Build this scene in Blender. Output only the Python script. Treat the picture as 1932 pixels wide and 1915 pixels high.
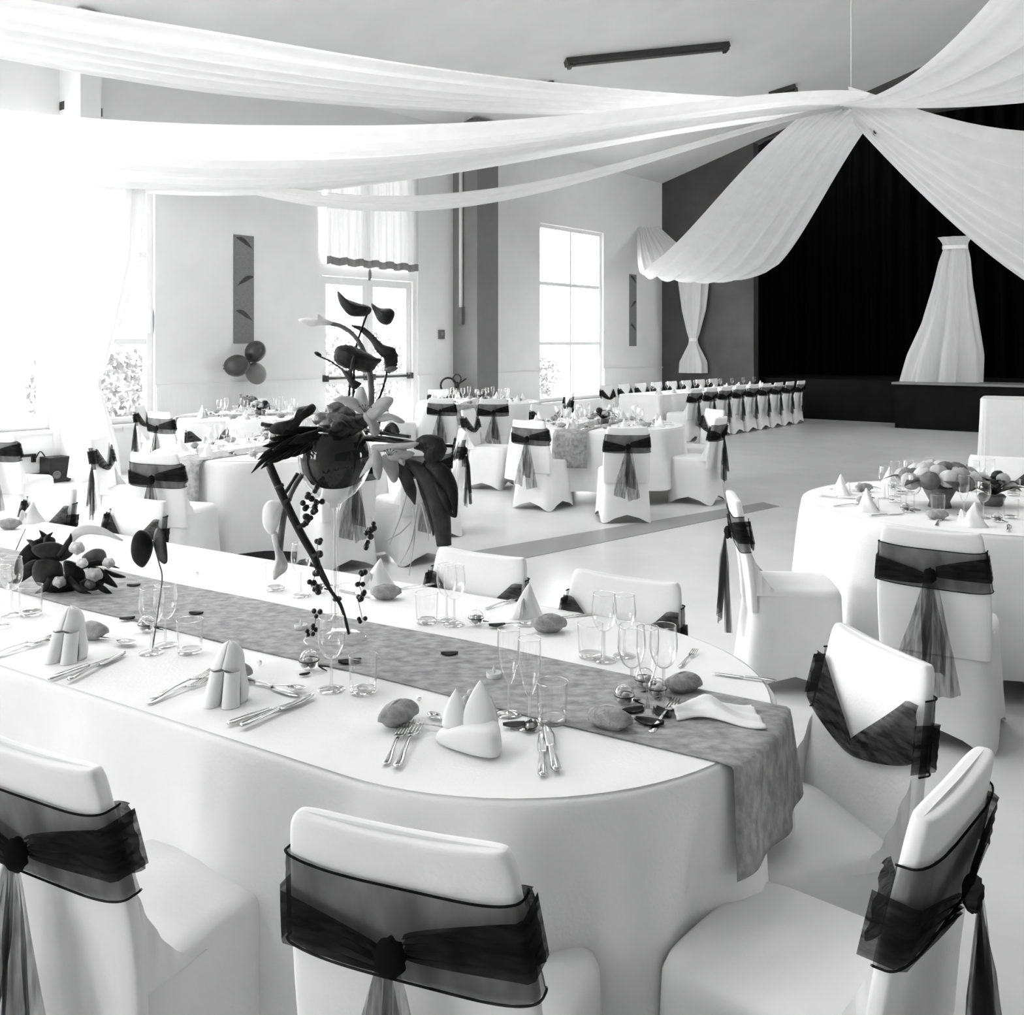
import bpy, math, random
from mathutils import Vector, Matrix
R = random.Random(7)
PI = math.pi
for o in list(bpy.data.objects): bpy.data.objects.remove(o)
SC = bpy.context.scene
COL = SC.collection
# ------------------------------------------------------------------ camera
F = 1800.0            # focal length in pixels of the 1932 x 1915 frame
HZ = 650.0            # horizon row
EYE = 1.6
cam = bpy.data.cameras.new('camera')
cam.sensor_width = 36.0
cam.lens = F / 1932 * 36.0
cam.shift_y = -(957.5 - HZ) / 1932
cam.clip_start = 0.05
cam.clip_end = 300
camo = bpy.data.objects.new('camera', cam)
camo.location = (0, 0, EYE)
camo.rotation_euler = (PI / 2, 0, 0)
COL.objects.link(camo)
SC.camera = camo
# ------------------------------------------------------------------ world and light
WORLD_STRENGTH = 3.2
w = bpy.data.worlds.new('world')
SC.world = w
w.use_nodes = True
bg = w.node_tree.nodes['Background']
bg.inputs[0].default_value = (1, 1, 1, 1)
bg.inputs[1].default_value = WORLD_STRENGTH
vs = SC.view_settings
vs.view_transform = 'Standard'
vs.look = 'None'
vs.gamma = 1.0
vs.use_curve_mapping = False
vs.exposure = 2.62

# hall axes: s runs along the window wall, t runs away from it into the room
P0 = Vector((-5.43, 11.3, 0)); SD = Vector((.6247, .781, 0)); TD = Vector((.781, -.6247, 0))
WANG = math.atan2(SD.y, SD.x)
def W(s, t, z): 
    p = P0 + SD * s + TD * t
    return Vector((p.x, p.y, z))
def wall_px(x, y, t=0.0):
    k = (x - 966) / F
    bx, by = P0.x + TD.x * t, P0.y + TD.y * t
    s = (k * by - bx) / (SD.x - SD.y * k)
    Y = by + SD.y * s
    return s, EYE - (y - HZ) / F * Y
def pt(x, y, Y): return Vector(((x - 966) / F * Y, Y, EYE - (y - HZ) / F * Y))
def on_z(x, y, z=0.75):
    Y = (EYE - z) * F / (y - HZ)
    return Vector(((x - 966) / F * Y, Y, z))
SEND, TEND, SBEG = 14.36, 22.0, -15.0
EAVE, SLOPE = 5.4, .29

def light_portal(s, z, wd, ht):
    l = bpy.data.lights.new('window_portal', 'AREA'); l.shape = 'RECTANGLE'; l.size = wd; l.size_y = ht
    l.cycles.is_portal = True
    o = bpy.data.objects.new('window_portal', l); COL.objects.link(o)
    o.matrix_world = Matrix.Translation(W(s, -.13, z)) @ Matrix.Rotation(WANG, 4, 'Z') @ Matrix.Rotation(PI / 2, 4, 'X')
    # area light looks along -Z; after the X turn that is +Y local = away from t, so flip
    o.matrix_world = o.matrix_world @ Matrix.Rotation(PI, 4, 'X')
    return o

# ------------------------------------------------------------------ materials (all procedural)
MATS = {}
def mat(name, v, rough=.6, var=.06, scale=12, bump=0.0, bscale=None, metal=0.0, spec=.3, trans=0.0, stretch=None):
    m = bpy.data.materials.new(name); m.use_nodes = True
    nt = m.node_tree; n = nt.nodes; b = n['Principled BSDF']
    tc = n.new('ShaderNodeTexCoord'); mp = n.new('ShaderNodeMapping')
    if stretch: mp.inputs['Scale'].default_value = stretch
    nt.links.new(tc.outputs['Object'], mp.inputs[0])
    nz = n.new('ShaderNodeTexNoise'); nz.inputs['Scale'].default_value = scale; nz.inputs['Detail'].default_value = 4
    nt.links.new(mp.outputs[0], nz.inputs['Vector'])
    cr = n.new('ShaderNodeValToRGB')
    lo, hi = max(0, v * (1 - var)), min(1, v * (1 + var))
    cr.color_ramp.elements[0].position = .3; cr.color_ramp.elements[0].color = (lo, lo, lo, 1)
    cr.color_ramp.elements[1].position = .7; cr.color_ramp.elements[1].color = (hi, hi, hi, 1)
    nt.links.new(nz.outputs[0], cr.inputs[0]); nt.links.new(cr.outputs[0], b.inputs['Base Color'])
    b.inputs['Roughness'].default_value = rough; b.inputs['Metallic'].default_value = metal
    b.inputs['Specular IOR Level'].default_value = spec
    if bump:
        nb = n.new('ShaderNodeTexNoise'); nb.inputs['Scale'].default_value = bscale or scale * 4; nb.inputs['Detail'].default_value = 5
        nt.links.new(mp.outputs[0], nb.inputs['Vector'])
        bp = n.new('ShaderNodeBump'); bp.inputs['Strength'].default_value = bump; bp.inputs['Distance'].default_value = .02
        nt.links.new(nb.outputs[0], bp.inputs['Height']); nt.links.new(bp.outputs[0], b.inputs['Normal'])
    if trans:
        tr = n.new('ShaderNodeBsdfTranslucent'); nt.links.new(cr.outputs[0], tr.inputs[0])
        mx = n.new('ShaderNodeMixShader'); mx.inputs[0].default_value = trans
        out = n['Material Output']
        nt.links.new(b.outputs[0], mx.inputs[1]); nt.links.new(tr.outputs[0], mx.inputs[2]); nt.links.new(mx.outputs[0], out.inputs[0])
    MATS[name] = m
    return m
def sheer(name, v, alpha, var=.25, scale=6, stretch=(1, 1, 1), trans=.3):
    m = bpy.data.materials.new(name); m.use_nodes = True
    nt = m.node_tree; n = nt.nodes; n.clear()
    out = n.new('ShaderNodeOutputMaterial'); d = n.new('ShaderNodeBsdfDiffuse'); d.inputs[0].default_value = (v, v, v, 1)
    tl = n.new('ShaderNodeBsdfTranslucent'); tl.inputs[0].default_value = (v, v, v, 1)
    m1 = n.new('ShaderNodeMixShader'); m1.inputs[0].default_value = trans
    nt.links.new(d.outputs[0], m1.inputs[1]); nt.links.new(tl.outputs[0], m1.inputs[2])
    tp = n.new('ShaderNodeBsdfTransparent'); mx = n.new('ShaderNodeMixShader')
    tc = n.new('ShaderNodeTexCoord'); mp = n.new('ShaderNodeMapping'); mp.inputs['Scale'].default_value = stretch
    nz = n.new('ShaderNodeTexNoise'); nz.inputs['Scale'].default_value = scale; nz.inputs['Detail'].default_value = 3
    mr = n.new('ShaderNodeMapRange'); mr.inputs['From Min'].default_value = .3; mr.inputs['From Max'].default_value = .7
    mr.inputs['To Min'].default_value = max(0, alpha - var / 2); mr.inputs['To Max'].default_value = min(1, alpha + var / 2)
    nt.links.new(tc.outputs['Object'], mp.inputs[0]); nt.links.new(mp.outputs[0], nz.inputs['Vector']); nt.links.new(nz.outputs[0], mr.inputs['Value'])
    nt.links.new(mr.outputs[0], mx.inputs[0]); nt.links.new(tp.outputs[0], mx.inputs[1]); nt.links.new(m1.outputs[0], mx.inputs[2])
    nt.links.new(mx.outputs[0], out.inputs[0])
    MATS[name] = m
    return m
def glassy(name, tint=.98, refl=.45, base=.03, rough=.02, edgecol=.35, power=3.0):
    # thin-walled glass: clear face on, reflective and slightly dense at grazing angles
    m = bpy.data.materials.new(name); m.use_nodes = True
    nt = m.node_tree; n = nt.nodes; n.clear()
    out = n.new('ShaderNodeOutputMaterial'); tp = n.new('ShaderNodeBsdfTransparent')
    lw = n.new('ShaderNodeLayerWeight'); lw.inputs[0].default_value = .35
    cr = n.new('ShaderNodeValToRGB')
    cr.color_ramp.elements[0].position = .35; cr.color_ramp.elements[0].color = (tint, tint, tint, 1)
    cr.color_ramp.elements[1].position = 1.0; cr.color_ramp.elements[1].color = (edgecol, edgecol, edgecol, 1)
    nt.links.new(lw.outputs['Facing'], cr.inputs[0]); nt.links.new(cr.outputs[0], tp.inputs[0])
    gl = n.new('ShaderNodeBsdfGlossy'); gl.inputs['Roughness'].default_value = rough; gl.inputs[0].default_value = (1, 1, 1, 1)
    l2 = n.new('ShaderNodeLayerWeight'); l2.inputs[0].default_value = .5
    fr = n.new('ShaderNodeMath'); fr.operation = 'POWER'; fr.inputs[1].default_value = power
    nt.links.new(l2.outputs['Facing'], fr.inputs[0])
    ma = n.new('ShaderNodeMath'); ma.operation = 'MULTIPLY_ADD'; ma.inputs[1].default_value = refl; ma.inputs[2].default_value = base
    ma.use_clamp = True
    mx = n.new('ShaderNodeMixShader')
    nt.links.new(fr.outputs[0], ma.inputs[0]); nt.links.new(ma.outputs[0], mx.inputs[0])
    nt.links.new(tp.outputs[0], mx.inputs[1]); nt.links.new(gl.outputs[0], mx.inputs[2]); nt.links.new(mx.outputs[0], out.inputs[0])
    MATS[name] = m
    return m
M = MATS
mat('wall_paint', .80, .8, .02, 3, .03, 60)
mat('wall_lower', .82, .8, .03, 3, .05, 60, stretch=(30, 30, 1))
mat('frame_white', .8, .45, .02, 8)
mat('ceiling_paint', .70, .85, .04, 1.2, .05, 40)
mat('column_light', .2, .7, .04, 5)
mat('column_dark', .15, .7, .04, 5)
mat('stage_wall', .075, .8, .15, 2)
mat('black_cloth', .003, .95, .3, 3, .2, 6, stretch=(6, 6, .3), spec=0.0)
mat('stage_floor', .22, .5, .15, 3)
mat('stage_front', .010, .8, .2, 3, spec=.05)
mat('floor_vinyl', .62, .32, .06, 2.2, .03, 30, spec=.45)
mat('floor_band', .27, .35, .06, 3, .03, 30, spec=.4)
mat('skirting', .06, .6, .1, 5)
mat('back_wall', .14, .8, .05, 2)
mat('cover', .80, .75, .02, 9, .08, 90, spec=.15)
mat('cloth', .84, .8, .02, 7, .10, 120, spec=.12)
mat('runner', .33, .85, .32, 26, .25, 90, spec=.15, stretch=(1, 1.6, 1))
mat('table_wood', .06, .6, .2, 10)
mat('napkin', .86, .85, .02, 20, .05, 200, spec=.1, trans=.12)
mat('bread', .34, .85, .30, 45, .5, 160, spec=.1)
mat('steel', .62, .16, .04, 30, metal=1.0)
mat('leaf_dark', .007, .5, .6, 18, .15, 60, spec=.25)
mat('leaf_mid', .035, .5, .5, 22, .15, 60, spec=.25)
mat('leaf_grey', .13, .5, .3, 25, .12, 60)
mat('petal_dark', .016, .45, .6, 40, .25, 50, spec=.25)
mat('petal_light', .58, .6, .12, 30, .08, 60, trans=.3)
mat('petal_white', .80, .6, .05, 30, trans=.3)
mat('berry', .006, .35, .4, 40, spec=.4)
mat('bamboo', .008, .4, .5, 30, spec=.35)
mat('stem_green', .16, .5, .3, 30)
mat('wax', .82, .5, .03, 20, trans=.25)
mat('sugared', .4, .4, .3, 60, spec=.5)
mat('candy_dark', .06, .35, .3, 40, spec=.5)
mat('balloon_dark', .04, .3, .1, 9, spec=.5)
mat('balloon_light', .26, .3, .06, 9, spec=.5, trans=.25)
mat('poster', .2, .7, .22, 30, stretch=(1, 1, 8))
mat('poster_mark', .05, .7, .2, 20)
mat('black_plastic', .012, .35, .3, 20)
mat('grey_plastic', .14, .5, .1, 20)
mat('conduit', .7, .5, .03, 10)
mat('lamp_body', .05, .5, .15, 10)
mat('curtain_hem', .25, .8, .05, 10)
mat('shrub', .075, .7, .5, 6, trans=.3, spec=.1)
mat('ground_out', .7, .9, .15, 2)
mat('rope', .25, .8, .1, 30)
mat('vase_fill', .018, 1.0, .5, 7, spec=0.0)
sheer('organza', .03, .60, .2, 9, (2, 2, .6), .35)
sheer('organza_gather', .014, .84, .3, 14, (1, 1, 5), .3)
sheer('organza_tail', .03, .55, .45, 10, (7, 7, .6), .35)
sheer('voile', .86, .93, .06, 5, (1, 1, 1), .45)
sheer('voile_curtain', .85, .94, .06, 5, (6, 6, .5), .4)
sheer('blind_voile', .62, .985, .02, 5, (10, 10, .2), .035)
glassy('glass', .99, base=.045, edgecol=.35, refl=.95, power=2.4)
glassy('vase_glass', .985, base=.03, edgecol=.40, refl=.7, power=3.5)
glassy('thick_glass', .93, base=.22, edgecol=.35, refl=.7, rough=.08)
glassy('pane', .97, base=.0, edgecol=.8)
m = mat('crystal', .8, .05, .2, 60, metal=.6)

# ------------------------------------------------------------------ mesh helpers
class MB:
    def __init__(s, org=(0, 0, 0)): s.v = []; s.f = []; s.o = Vector(org)
    def grid(s, fn, nu, nv, cu=False, cv=False):
        b = len(s.v)
        for i in range(nu):
            for j in range(nv):
                s.v.append(Vector(fn(i / (nu if cu else nu - 1), j / (nv if cv else nv - 1))))
        for i in range(nu if cu else nu - 1):
            for j in range(nv if cv else nv - 1):
                i2, j2 = (i + 1) % nu, (j + 1) % nv
                s.f.append((b + i * nv + j, b + i2 * nv + j, b + i2 * nv + j2, b + i * nv + j2))
        return s
    def lathe(s, prof, n=20, c=(0, 0, 0)):
        c = Vector(c)
        return s.grid(lambda u, v: c + Vector((prof[round(u * (len(prof) - 1))][0] * math.cos(2 * PI * v), prof[round(u * (len(prof) - 1))][0] * math.sin(2 * PI * v), prof[round(u * (len(prof) - 1))][1])), len(prof), n, False, True)
    def loops(s, loops, cap0=False, cap1=False):
        b = len(s.v); n = len(loops[0])
        for l in loops: s.v += [Vector(p) for p in l]
        for i in range(len(loops) - 1):
            for j in range(n):
                k = (j + 1) % n
                s.f.append((b + i * n + j, b + i * n + k, b + (i + 1) * n + k, b + (i + 1) * n + j))
        if cap0: s.f.append(tuple(b + j for j in reversed(range(n))))
        if cap1: s.f.append(tuple(b + (len(loops) - 1) * n + j for j in range(n)))
        return s
    def tube(s, pts, r, n=8, cap=True):
        pts = [Vector(p) for p in pts]; L = []
        rs = r if isinstance(r, (list, tuple)) else [r] * len(pts)
        up = Vector((.13, .31, .94))
        for i, p in enumerate(pts):
            d = (pts[min(i + 1, len(pts) - 1)] - pts[max(i - 1, 0)]).normalized()
            a = d.cross(up)
            if a.length < .05: a = d.cross(Vector((1, 0, 0)))
            a.normalize(); c = d.cross(a)
            L.append([p + (a * math.cos(2 * PI * k / n) + c * math.sin(2 * PI * k / n)) * rs[i] for k in range(n)])
        return s.loops(L, cap, cap)
    def box(s, c, size, mtx=None):
        c = Vector(c); b = len(s.v)
        for x in (-.5, .5):
            for y in (-.5, .5):
                for z in (-.5, .5):
                    p = Vector((x * size[0], y * size[1], z * size[2]))
                    if mtx: p = mtx @ p
                    s.v.append(c + p)
        for q in ((0, 1, 3, 2), (4, 6, 7, 5), (0, 4, 5, 1), (2, 3, 7, 6), (0, 2, 6, 4), (1, 5, 7, 3)): s.f.append(tuple(b + i for i in q))
        return s
    def ell(s, c, r, n=12, m=8, mtx=None, fn=None):
        c = Vector(c)
        def f(u, v):
            th = PI * u; ph = 2 * PI * v
            d = Vector((math.sin(th) * math.cos(ph), math.sin(th) * math.sin(ph), math.cos(th)))
            k = fn(d) if fn else 1
            p = Vector((d.x * r[0] * k, d.y * r[1] * k, d.z * r[2] * k))
            return c + (mtx @ p if mtx else p)
        return s.grid(f, m, n, False, True)
    def build(s, name, mt, parent=None, smooth=True, solid=0, sub=0):
        me = bpy.data.meshes.new(name)
        me.from_pydata([tuple(p - s.o) for p in s.v], [], s.f)
        if smooth: me.polygons.foreach_set('use_smooth', [True] * len(me.polygons))
        me.materials.append(M[mt])
        for pl_ in me.polygons:
            if len(pl_.vertices) > 40: pl_.use_smooth = False
        me.update()
        o = link(name, me, parent, solid, sub)
        if parent is None: o.location = s.o
        return o
def link(name, me, parent=None, solid=0, sub=0):
    o = bpy.data.objects.new(name, me); COL.objects.link(o); o.parent = parent
    if solid:
        q = o.modifiers.new('thickness', 'SOLIDIFY'); q.thickness = solid; q.offset = 0
    if sub:
        q = o.modifiers.new('smooth', 'SUBSURF'); q.levels = sub; q.render_levels = sub
    return o
def tag(o, label, cat=None, group=None, kind=None):
    o['label'] = label
    if cat: o['category'] = cat
    if group: o['group'] = group
    if kind: o['kind'] = kind
    return o
def thing(name, label, cat, loc=(0, 0, 0), rz=0, group=None):
    o = bpy.data.objects.new(name, None); COL.objects.link(o); o.empty_display_size = .05
    o.location = loc; o.rotation_euler = (0, 0, rz)
    return tag(o, label, cat, group)
def struct(o, label=None):
    o['kind'] = 'structure'
    if label: o['label'] = label
    return o
def clone(root, loc, rz, label, group=None, scale=None):
    r = root.copy(); COL.objects.link(r); r.location = loc; r.rotation_euler = (0, 0, rz); r['label'] = label
    if scale: r.scale = (scale,) * 3
    if group: r['group'] = group
    for ch in root.children:
        c = ch.copy(); COL.objects.link(c); c.parent = r
        for g in ch.children:
            d = g.copy(); COL.objects.link(d); d.parent = c
    return r
class Proto:
    """first call places the original, later calls place copies"""
    def __init__(s, make): s.make = make; s.root = None
    def __call__(s, loc, rz, label, group=None, scale=None):
        if s.root is None:
            s.root = s.make(); o = s.root; o.location = loc; o.rotation_euler = (0, 0, rz); o['label'] = label
            if group: o['group'] = group
            if scale: o.scale = (scale,) * 3
            return o
        r = clone(s.root, loc, rz, label, None, scale)
        if group: r['group'] = group
        elif 'group' in r: del r['group']
        if not scale: r.scale = (1, 1, 1)
        return r
def smooth_path(P, n):
    P = [Vector(p) for p in P]; out = []
    Q = [P[0] * 2 - P[1]] + P + [P[-1] * 2 - P[-2]]
    for i in range(n):
        t = i / (n - 1) * (len(P) - 1); k = min(int(t), len(P) - 2); t -= k
        a, b, c, d = Q[k:k + 4]
        out.append(.5 * (2 * b + (c - a) * t + (2 * a - 5 * b + 4 * c - d) * t * t + (3 * b - a - 3 * c + d) * t ** 3))
    return out
def lerp(tab, x):
    if x <= tab[0][0]: return tab[0][1]
    for (a, p), (b, q) in zip(tab, tab[1:]):
        if x <= b: return p + (q - p) * (x - a) / (b - a)
    return tab[-1][1]
# ------------------------------------------------------------------ the hall
def wbox(mb, s0, s1, t0, t1, z0, z1):
    b = len(mb.v)
    for s in (s0, s1):
        for t in (t0, t1):
            for z in (z0, z1): mb.v.append(W(s, t, z))
    for q in ((0, 1, 3, 2), (4, 6, 7, 5), (0, 4, 5, 1), (2, 3, 7, 6), (0, 2, 6, 4), (1, 5, 7, 3)): mb.f.append(tuple(b + i for i in q))
    return mb
fl = MB(); wbox(fl, SBEG - .3, SEND + 6, -.3, TEND + .3, -.2, 0)
floor = struct(fl.build('floor', 'floor_vinyl', smooth=False), 'pale smooth hall floor')
bd = MB()
q = [on_z(860, 1046, 0), on_z(1440, 948, 0), on_z(1470, 956, 0), on_z(960, 1060, 0)]
for z in (0.0005, .004): bd.v += [Vector((p.x, p.y, z)) for p in q]
bd.f += [(4, 5, 6, 7), (0, 1, 5, 4), (1, 2, 6, 5), (2, 3, 7, 6), (3, 0, 4, 7)]
bd.build('floor_band', 'floor_band', floor, smooth=False)['label'] = 'darker strip laid across the pale floor'

OPEN = [(-6.8, -4.8, .6, 4.4), (-4.4, -2.4, .6, 4.4), (-2.0, -.03, .6, 4.1),  # first two are added out of view, for daylight from the left
        (.50, 1.31, .6, 4.1), (4.0, 6.15, 0.0, 4.9), (9.58, 11.85, .45, 4.0)]
wl = MB(); prev = SBEG
for (a, b, z0, z1) in OPEN:
    wbox(wl, prev, a, -.25, 0, 0, EAVE)
    if z0 > 0: wbox(wl, a, b, -.25, 0, 0, z0)
    wbox(wl, a, b, -.25, 0, z1, EAVE); prev = b
wbox(wl, prev, SEND + .25, -.25, 0, 0, EAVE)
struct(wl.build('wall_left', 'wall_paint', smooth=False), 'white window wall of the hall')
# lower wainscot panel, dado rail, skirting
prev = SBEG; k = 1
for (a, b, z0, z1) in OPEN + [(SEND, SEND, 1, 1)]:
    if a > -3.5 and a - prev > .3:
        m1 = MB(); wbox(m1, prev + .02, a - .02, .0, .014, .1, 1.05)
        t_ = struct(m1.build('trim_%d' % k, 'wall_lower', smooth=False), 'pale wainscot panel below the dado line')
        m1 = MB(); wbox(m1, prev, a, .0, .024, 1.05, 1.08); m1.build('dado_rail', 'frame_white', t_, False)
        struct(wbox(MB(), prev, a, 0, .03, 0, .1).build('baseboard_left_%d' % k, 'skirting', smooth=False), 'dark skirting board along the window wall')
        k += 1
    elif a > -3.5:
        pass
    prev = b
struct(wbox(MB(), -2.0, -.03, 0, .03, 0, .1).build('baseboard_left_0', 'skirting', smooth=False), 'dark skirting board under the leftmost window')
# ceiling
RIDGE = 11.0
c = MB()
ADDED_SKY = [(-9.0, 4.6), (-4.6, 4.6), (-1.6, 4.6), (4.6, 4.6), (.3, 7.8), (9.6, 7.8)]; SKW, SKL = 1.7, 1.1      # skylights added unseen to brighten the hall: s, t of the near corner
ss = sorted({SBEG - .3, SEND + .3} | {x for s, t in ADDED_SKY for x in (s, s + SKW)})
ts = [-.3, 4.6, 4.6 + SKL, 7.8, 7.8 + SKL, RIDGE, TEND + .3]
def cz(t): return EAVE + SLOPE * (t if t <= RIDGE else 2 * RIDGE - t)
for i in range(len(ss) - 1):
    for k in range(len(ts) - 1):
        if any(abs(ss[i] - s) < 1e-6 and abs(ts[k] - t) < 1e-6 for s, t in ADDED_SKY): continue
        bb = len(c.v)
        for dz in (0, .2):
            for (s, t) in ((ss[i], ts[k]), (ss[i + 1], ts[k]), (ss[i + 1], ts[k + 1]), (ss[i], ts[k + 1])): c.v.append(W(s, t, cz(t) + dz))
        c.f += [(bb, bb + 1, bb + 2, bb + 3), (bb + 4, bb + 7, bb + 6, bb + 5), (bb, bb + 4, bb + 5, bb + 1), (bb + 1, bb + 5, bb + 6, bb + 2), (bb + 2, bb + 6, bb + 7, bb + 3), (bb + 3, bb + 7, bb + 4, bb)]
for n_, (s, t) in enumerate(ADDED_SKY):
    root = bpy.data.objects.new('window_%d' % (40 + n_), None); COL.objects.link(root); struct(root, 'added unseen skylight in the sloping ceiling above the picture')
    g = MB(); bb = 0
    g.v += [W(s, t, cz(t) + .16), W(s + SKW, t, cz(t) + .16), W(s + SKW, t + SKL, cz(t + SKL) + .16), W(s, t + SKL, cz(t + SKL) + .16)]
    g.v += [q_ + Vector((0, 0, .006)) for q_ in g.v]
    g.f += [(0, 1, 2, 3), (4, 7, 6, 5), (0, 4, 5, 1), (1, 5, 6, 2), (2, 6, 7, 3), (3, 7, 4, 0)]
    g.build('pane', 'pane', root, False)
    l = bpy.data.lights.new('window_portal', 'AREA'); l.shape = 'RECTANGLE'; l.size = SKW; l.size_y = SKL * 1.04; l.cycles.is_portal = True
    o = bpy.data.objects.new('window_portal', l); COL.objects.link(o)
    o.matrix_world = Matrix.Translation(W(s + SKW / 2, t + SKL / 2, cz(t + SKL / 2) + .12)) @ Matrix.Rotation(WANG, 4, 'Z') @ Matrix.Rotation(-math.atan(SLOPE), 4, 'X')
struct(c.build('ceiling', 'ceiling_paint', smooth=False), 'pale sloping ceiling of the hall')
def ceil_z(t): return EAVE + SLOPE * min(t, 2 * RIDGE - t)
# other walls
def gable(s0, s1, name, mt, holes=None):
    m_ = MB()
    if holes:
        h0, h1, zb, zt = holes
        segs = [(0, h0, 0), (h0, h1, zt), (h1, TEND, 0)]
    else: segs = [(0, TEND, 0)]
    for (a, b, zb_) in segs:
        n = 12
        for i in range(n):
            t0, t1 = a + (b - a) * i / n, a + (b - a) * (i + 1) / n
            bb = len(m_.v)
            for s in (s0, s1):
                m_.v += [W(s, t0, zb_), W(s, t1, zb_), W(s, t1, ceil_z(t1)), W(s, t0, ceil_z(t0))]
            m_.f += [(bb, bb + 1, bb + 2, bb + 3), (bb + 4, bb + 7, bb + 6, bb + 5), (bb, bb + 4, bb + 5, bb + 1), (bb + 1, bb + 5, bb + 6, bb + 2), (bb + 2, bb + 6, bb + 7, bb + 3), (bb + 3, bb + 7, bb + 4, bb)]
    return struct(m_.build(name, mt, smooth=False))
gable(SEND, SEND + .25, 'wall_stage', 'stage_wall', (2.3, 11.5, 0, 6.2))['label'] = 'dark end wall with the stage opening'
wb = MB(); ADDED_BW = ((1.4, 3.6), (4.8, 6.6)); prev = 0  # back wall openings added to light the surfaces facing the camera
for (a, b) in ADDED_BW:
    wbox(wb, SBEG - .25, SBEG, prev, a, 0, 4.4); wbox(wb, SBEG - .25, SBEG, a, b, 0, .8); prev = b
wbox(wb, SBEG - .25, SBEG, prev, TEND, 0, 4.4)
for i in range(24):
    t0, t1 = TEND * i / 24, TEND * (i + 1) / 24; bb = len(wb.v)
    for s in (SBEG - .25, SBEG): wb.v += [W(s, t0, 4.4), W(s, t1, 4.4), W(s, t1, ceil_z(t1)), W(s, t0, ceil_z(t0))]
    wb.f += [(bb, bb + 1, bb + 2, bb + 3), (bb + 4, bb + 7, bb + 6, bb + 5), (bb, bb + 4, bb + 5, bb + 1), (bb + 2, bb + 6, bb + 7, bb + 3)]
struct(wb.build('wall_back', 'wall_paint', smooth=False), 'wall behind the camera with added windows')
for i, (a, b) in enumerate(ADDED_BW):
    root = bpy.data.objects.new('window_%d' % (20 + i), None); COL.objects.link(root); struct(root, 'added unseen window in the wall behind the camera')
    for (p, q, z0, z1) in ((a, a + .08, .8, 4.4), (b - .08, b, .8, 4.4), (a + .08, b - .08, .8, .88), (a + .08, b - .08, 4.32, 4.4), ((a + b) / 2 - .03, (a + b) / 2 + .03, .88, 4.32)): wbox(MB(), SBEG - .16, SBEG - .08, p, q, z0, z1).build('window_frame', 'frame_white', root, False)
    for (p, q) in ((a + .08, (a + b) / 2 - .03), ((a + b) / 2 + .03, b - .08)): wbox(MB(), SBEG - .123, SBEG - .117, p, q, .88, 4.32).build('pane', 'pane', root, False)
    l = bpy.data.lights.new('window_portal', 'AREA'); l.shape = 'RECTANGLE'; l.size = b - a; l.size_y = 3.6; l.cycles.is_portal = True
    o = bpy.data.objects.new('window_portal', l); COL.objects.link(o)
    o.matrix_world = Matrix.Translation(W(SBEG - .14, (a + b) / 2, 2.6)) @ SD.to_track_quat('-Z', 'Y').to_matrix().to_4x4()
wr = MB(); ADDED_RW = ((9.4, 13.6),); prev = SBEG  # opening added out of view to lift the far end of the window wall
for (a, b) in ADDED_RW:
    wbox(wr, prev, a, TEND, TEND + .25, 0, EAVE); wbox(wr, a, b, TEND, TEND + .25, 0, .8); wbox(wr, a, b, TEND, TEND + .25, 3.9, EAVE); prev = b
wbox(wr, prev, SEND, TEND, TEND + .25, 0, EAVE)
struct(wr.build('wall_right', 'back_wall', smooth=False), 'wall opposite the window wall')
for i, (a, b) in enumerate(ADDED_RW):
    root = bpy.data.objects.new('window_%d' % (30 + i), None); COL.objects.link(root); struct(root, 'added window in the opposite wall, outside the picture')
    m_ = (a + b) / 2
    for (p, q, z0, z1) in ((a, a + .08, .8, 3.9), (b - .08, b, .8, 3.9), (a + .08, b - .08, .8, .88), (a + .08, b - .08, 3.82, 3.9), (m_ - .03, m_ + .03, .88, 3.82)): wbox(MB(), p, q, TEND + .08, TEND + .16, z0, z1).build('window_frame', 'frame_white', root, False)
    for (p, q) in ((a + .08, m_ - .03), (m_ + .03, b - .08)): wbox(MB(), p, q, TEND + .117, TEND + .123, .88, 3.82).build('pane', 'pane', root, False)
    l = bpy.data.lights.new('window_portal', 'AREA'); l.shape = 'RECTANGLE'; l.size = b - a; l.size_y = 3.1; l.cycles.is_portal = True
    o = bpy.data.objects.new('window_portal', l); COL.objects.link(o)
    o.matrix_world = Matrix.Translation(W(m_, TEND + .14, 2.35)) @ (-TD).to_track_quat('-Z', 'Y').to_matrix().to_4x4()
# stage
struct(wbox(MB(), SEND + .26, SEND + 5.5, 1.8, 12, 0.0, .86).build('stage_platform', 'stage_front', smooth=False), 'black stage platform inside the opening')
stg = struct(wbox(MB(), SEND - .9, SEND + .25, 5.6, 11.4, 0.005, .84).build('stage_apron', 'stage_front', smooth=False), 'stage apron with a paler top edge')
wbox(MB(), SEND - .95, SEND + .25, 5.55, 11.4, .84, .88).build('stage_lip', 'stage_floor', stg, False)
cv = MB()
cv.grid(lambda u, v: W(SEND + 3.4 + .10 * math.sin(u * 150), 1.9 + 9.6 * u, .87 + 6.5 * v), 240, 4)
tag(cv.build('stage_backdrop', 'black_cloth'), 'black pleated backdrop curtain at the rear of the stage', 'curtain')
cv = MB(); cv.grid(lambda u, v: W(SEND + .35 + 2.8 * u, 2.0 + .08 * math.sin(u * 60), .87 + 6.3 * v), 80, 4)
tag(cv.build('stage_wing_curtain', 'black_cloth'), 'black side curtain at the left edge of the stage', 'curtain')
cv = MB(); cv.grid(lambda u, v: W(SEND + .35 + 2.8 * u, 11.8 + .08 * math.sin(u * 60), .87 + 6.3 * v), 80, 4)
tag(cv.build('stage_wing_curtain', 'black_cloth'), 'black side curtain at the right edge of the stage', 'curtain')
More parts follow.
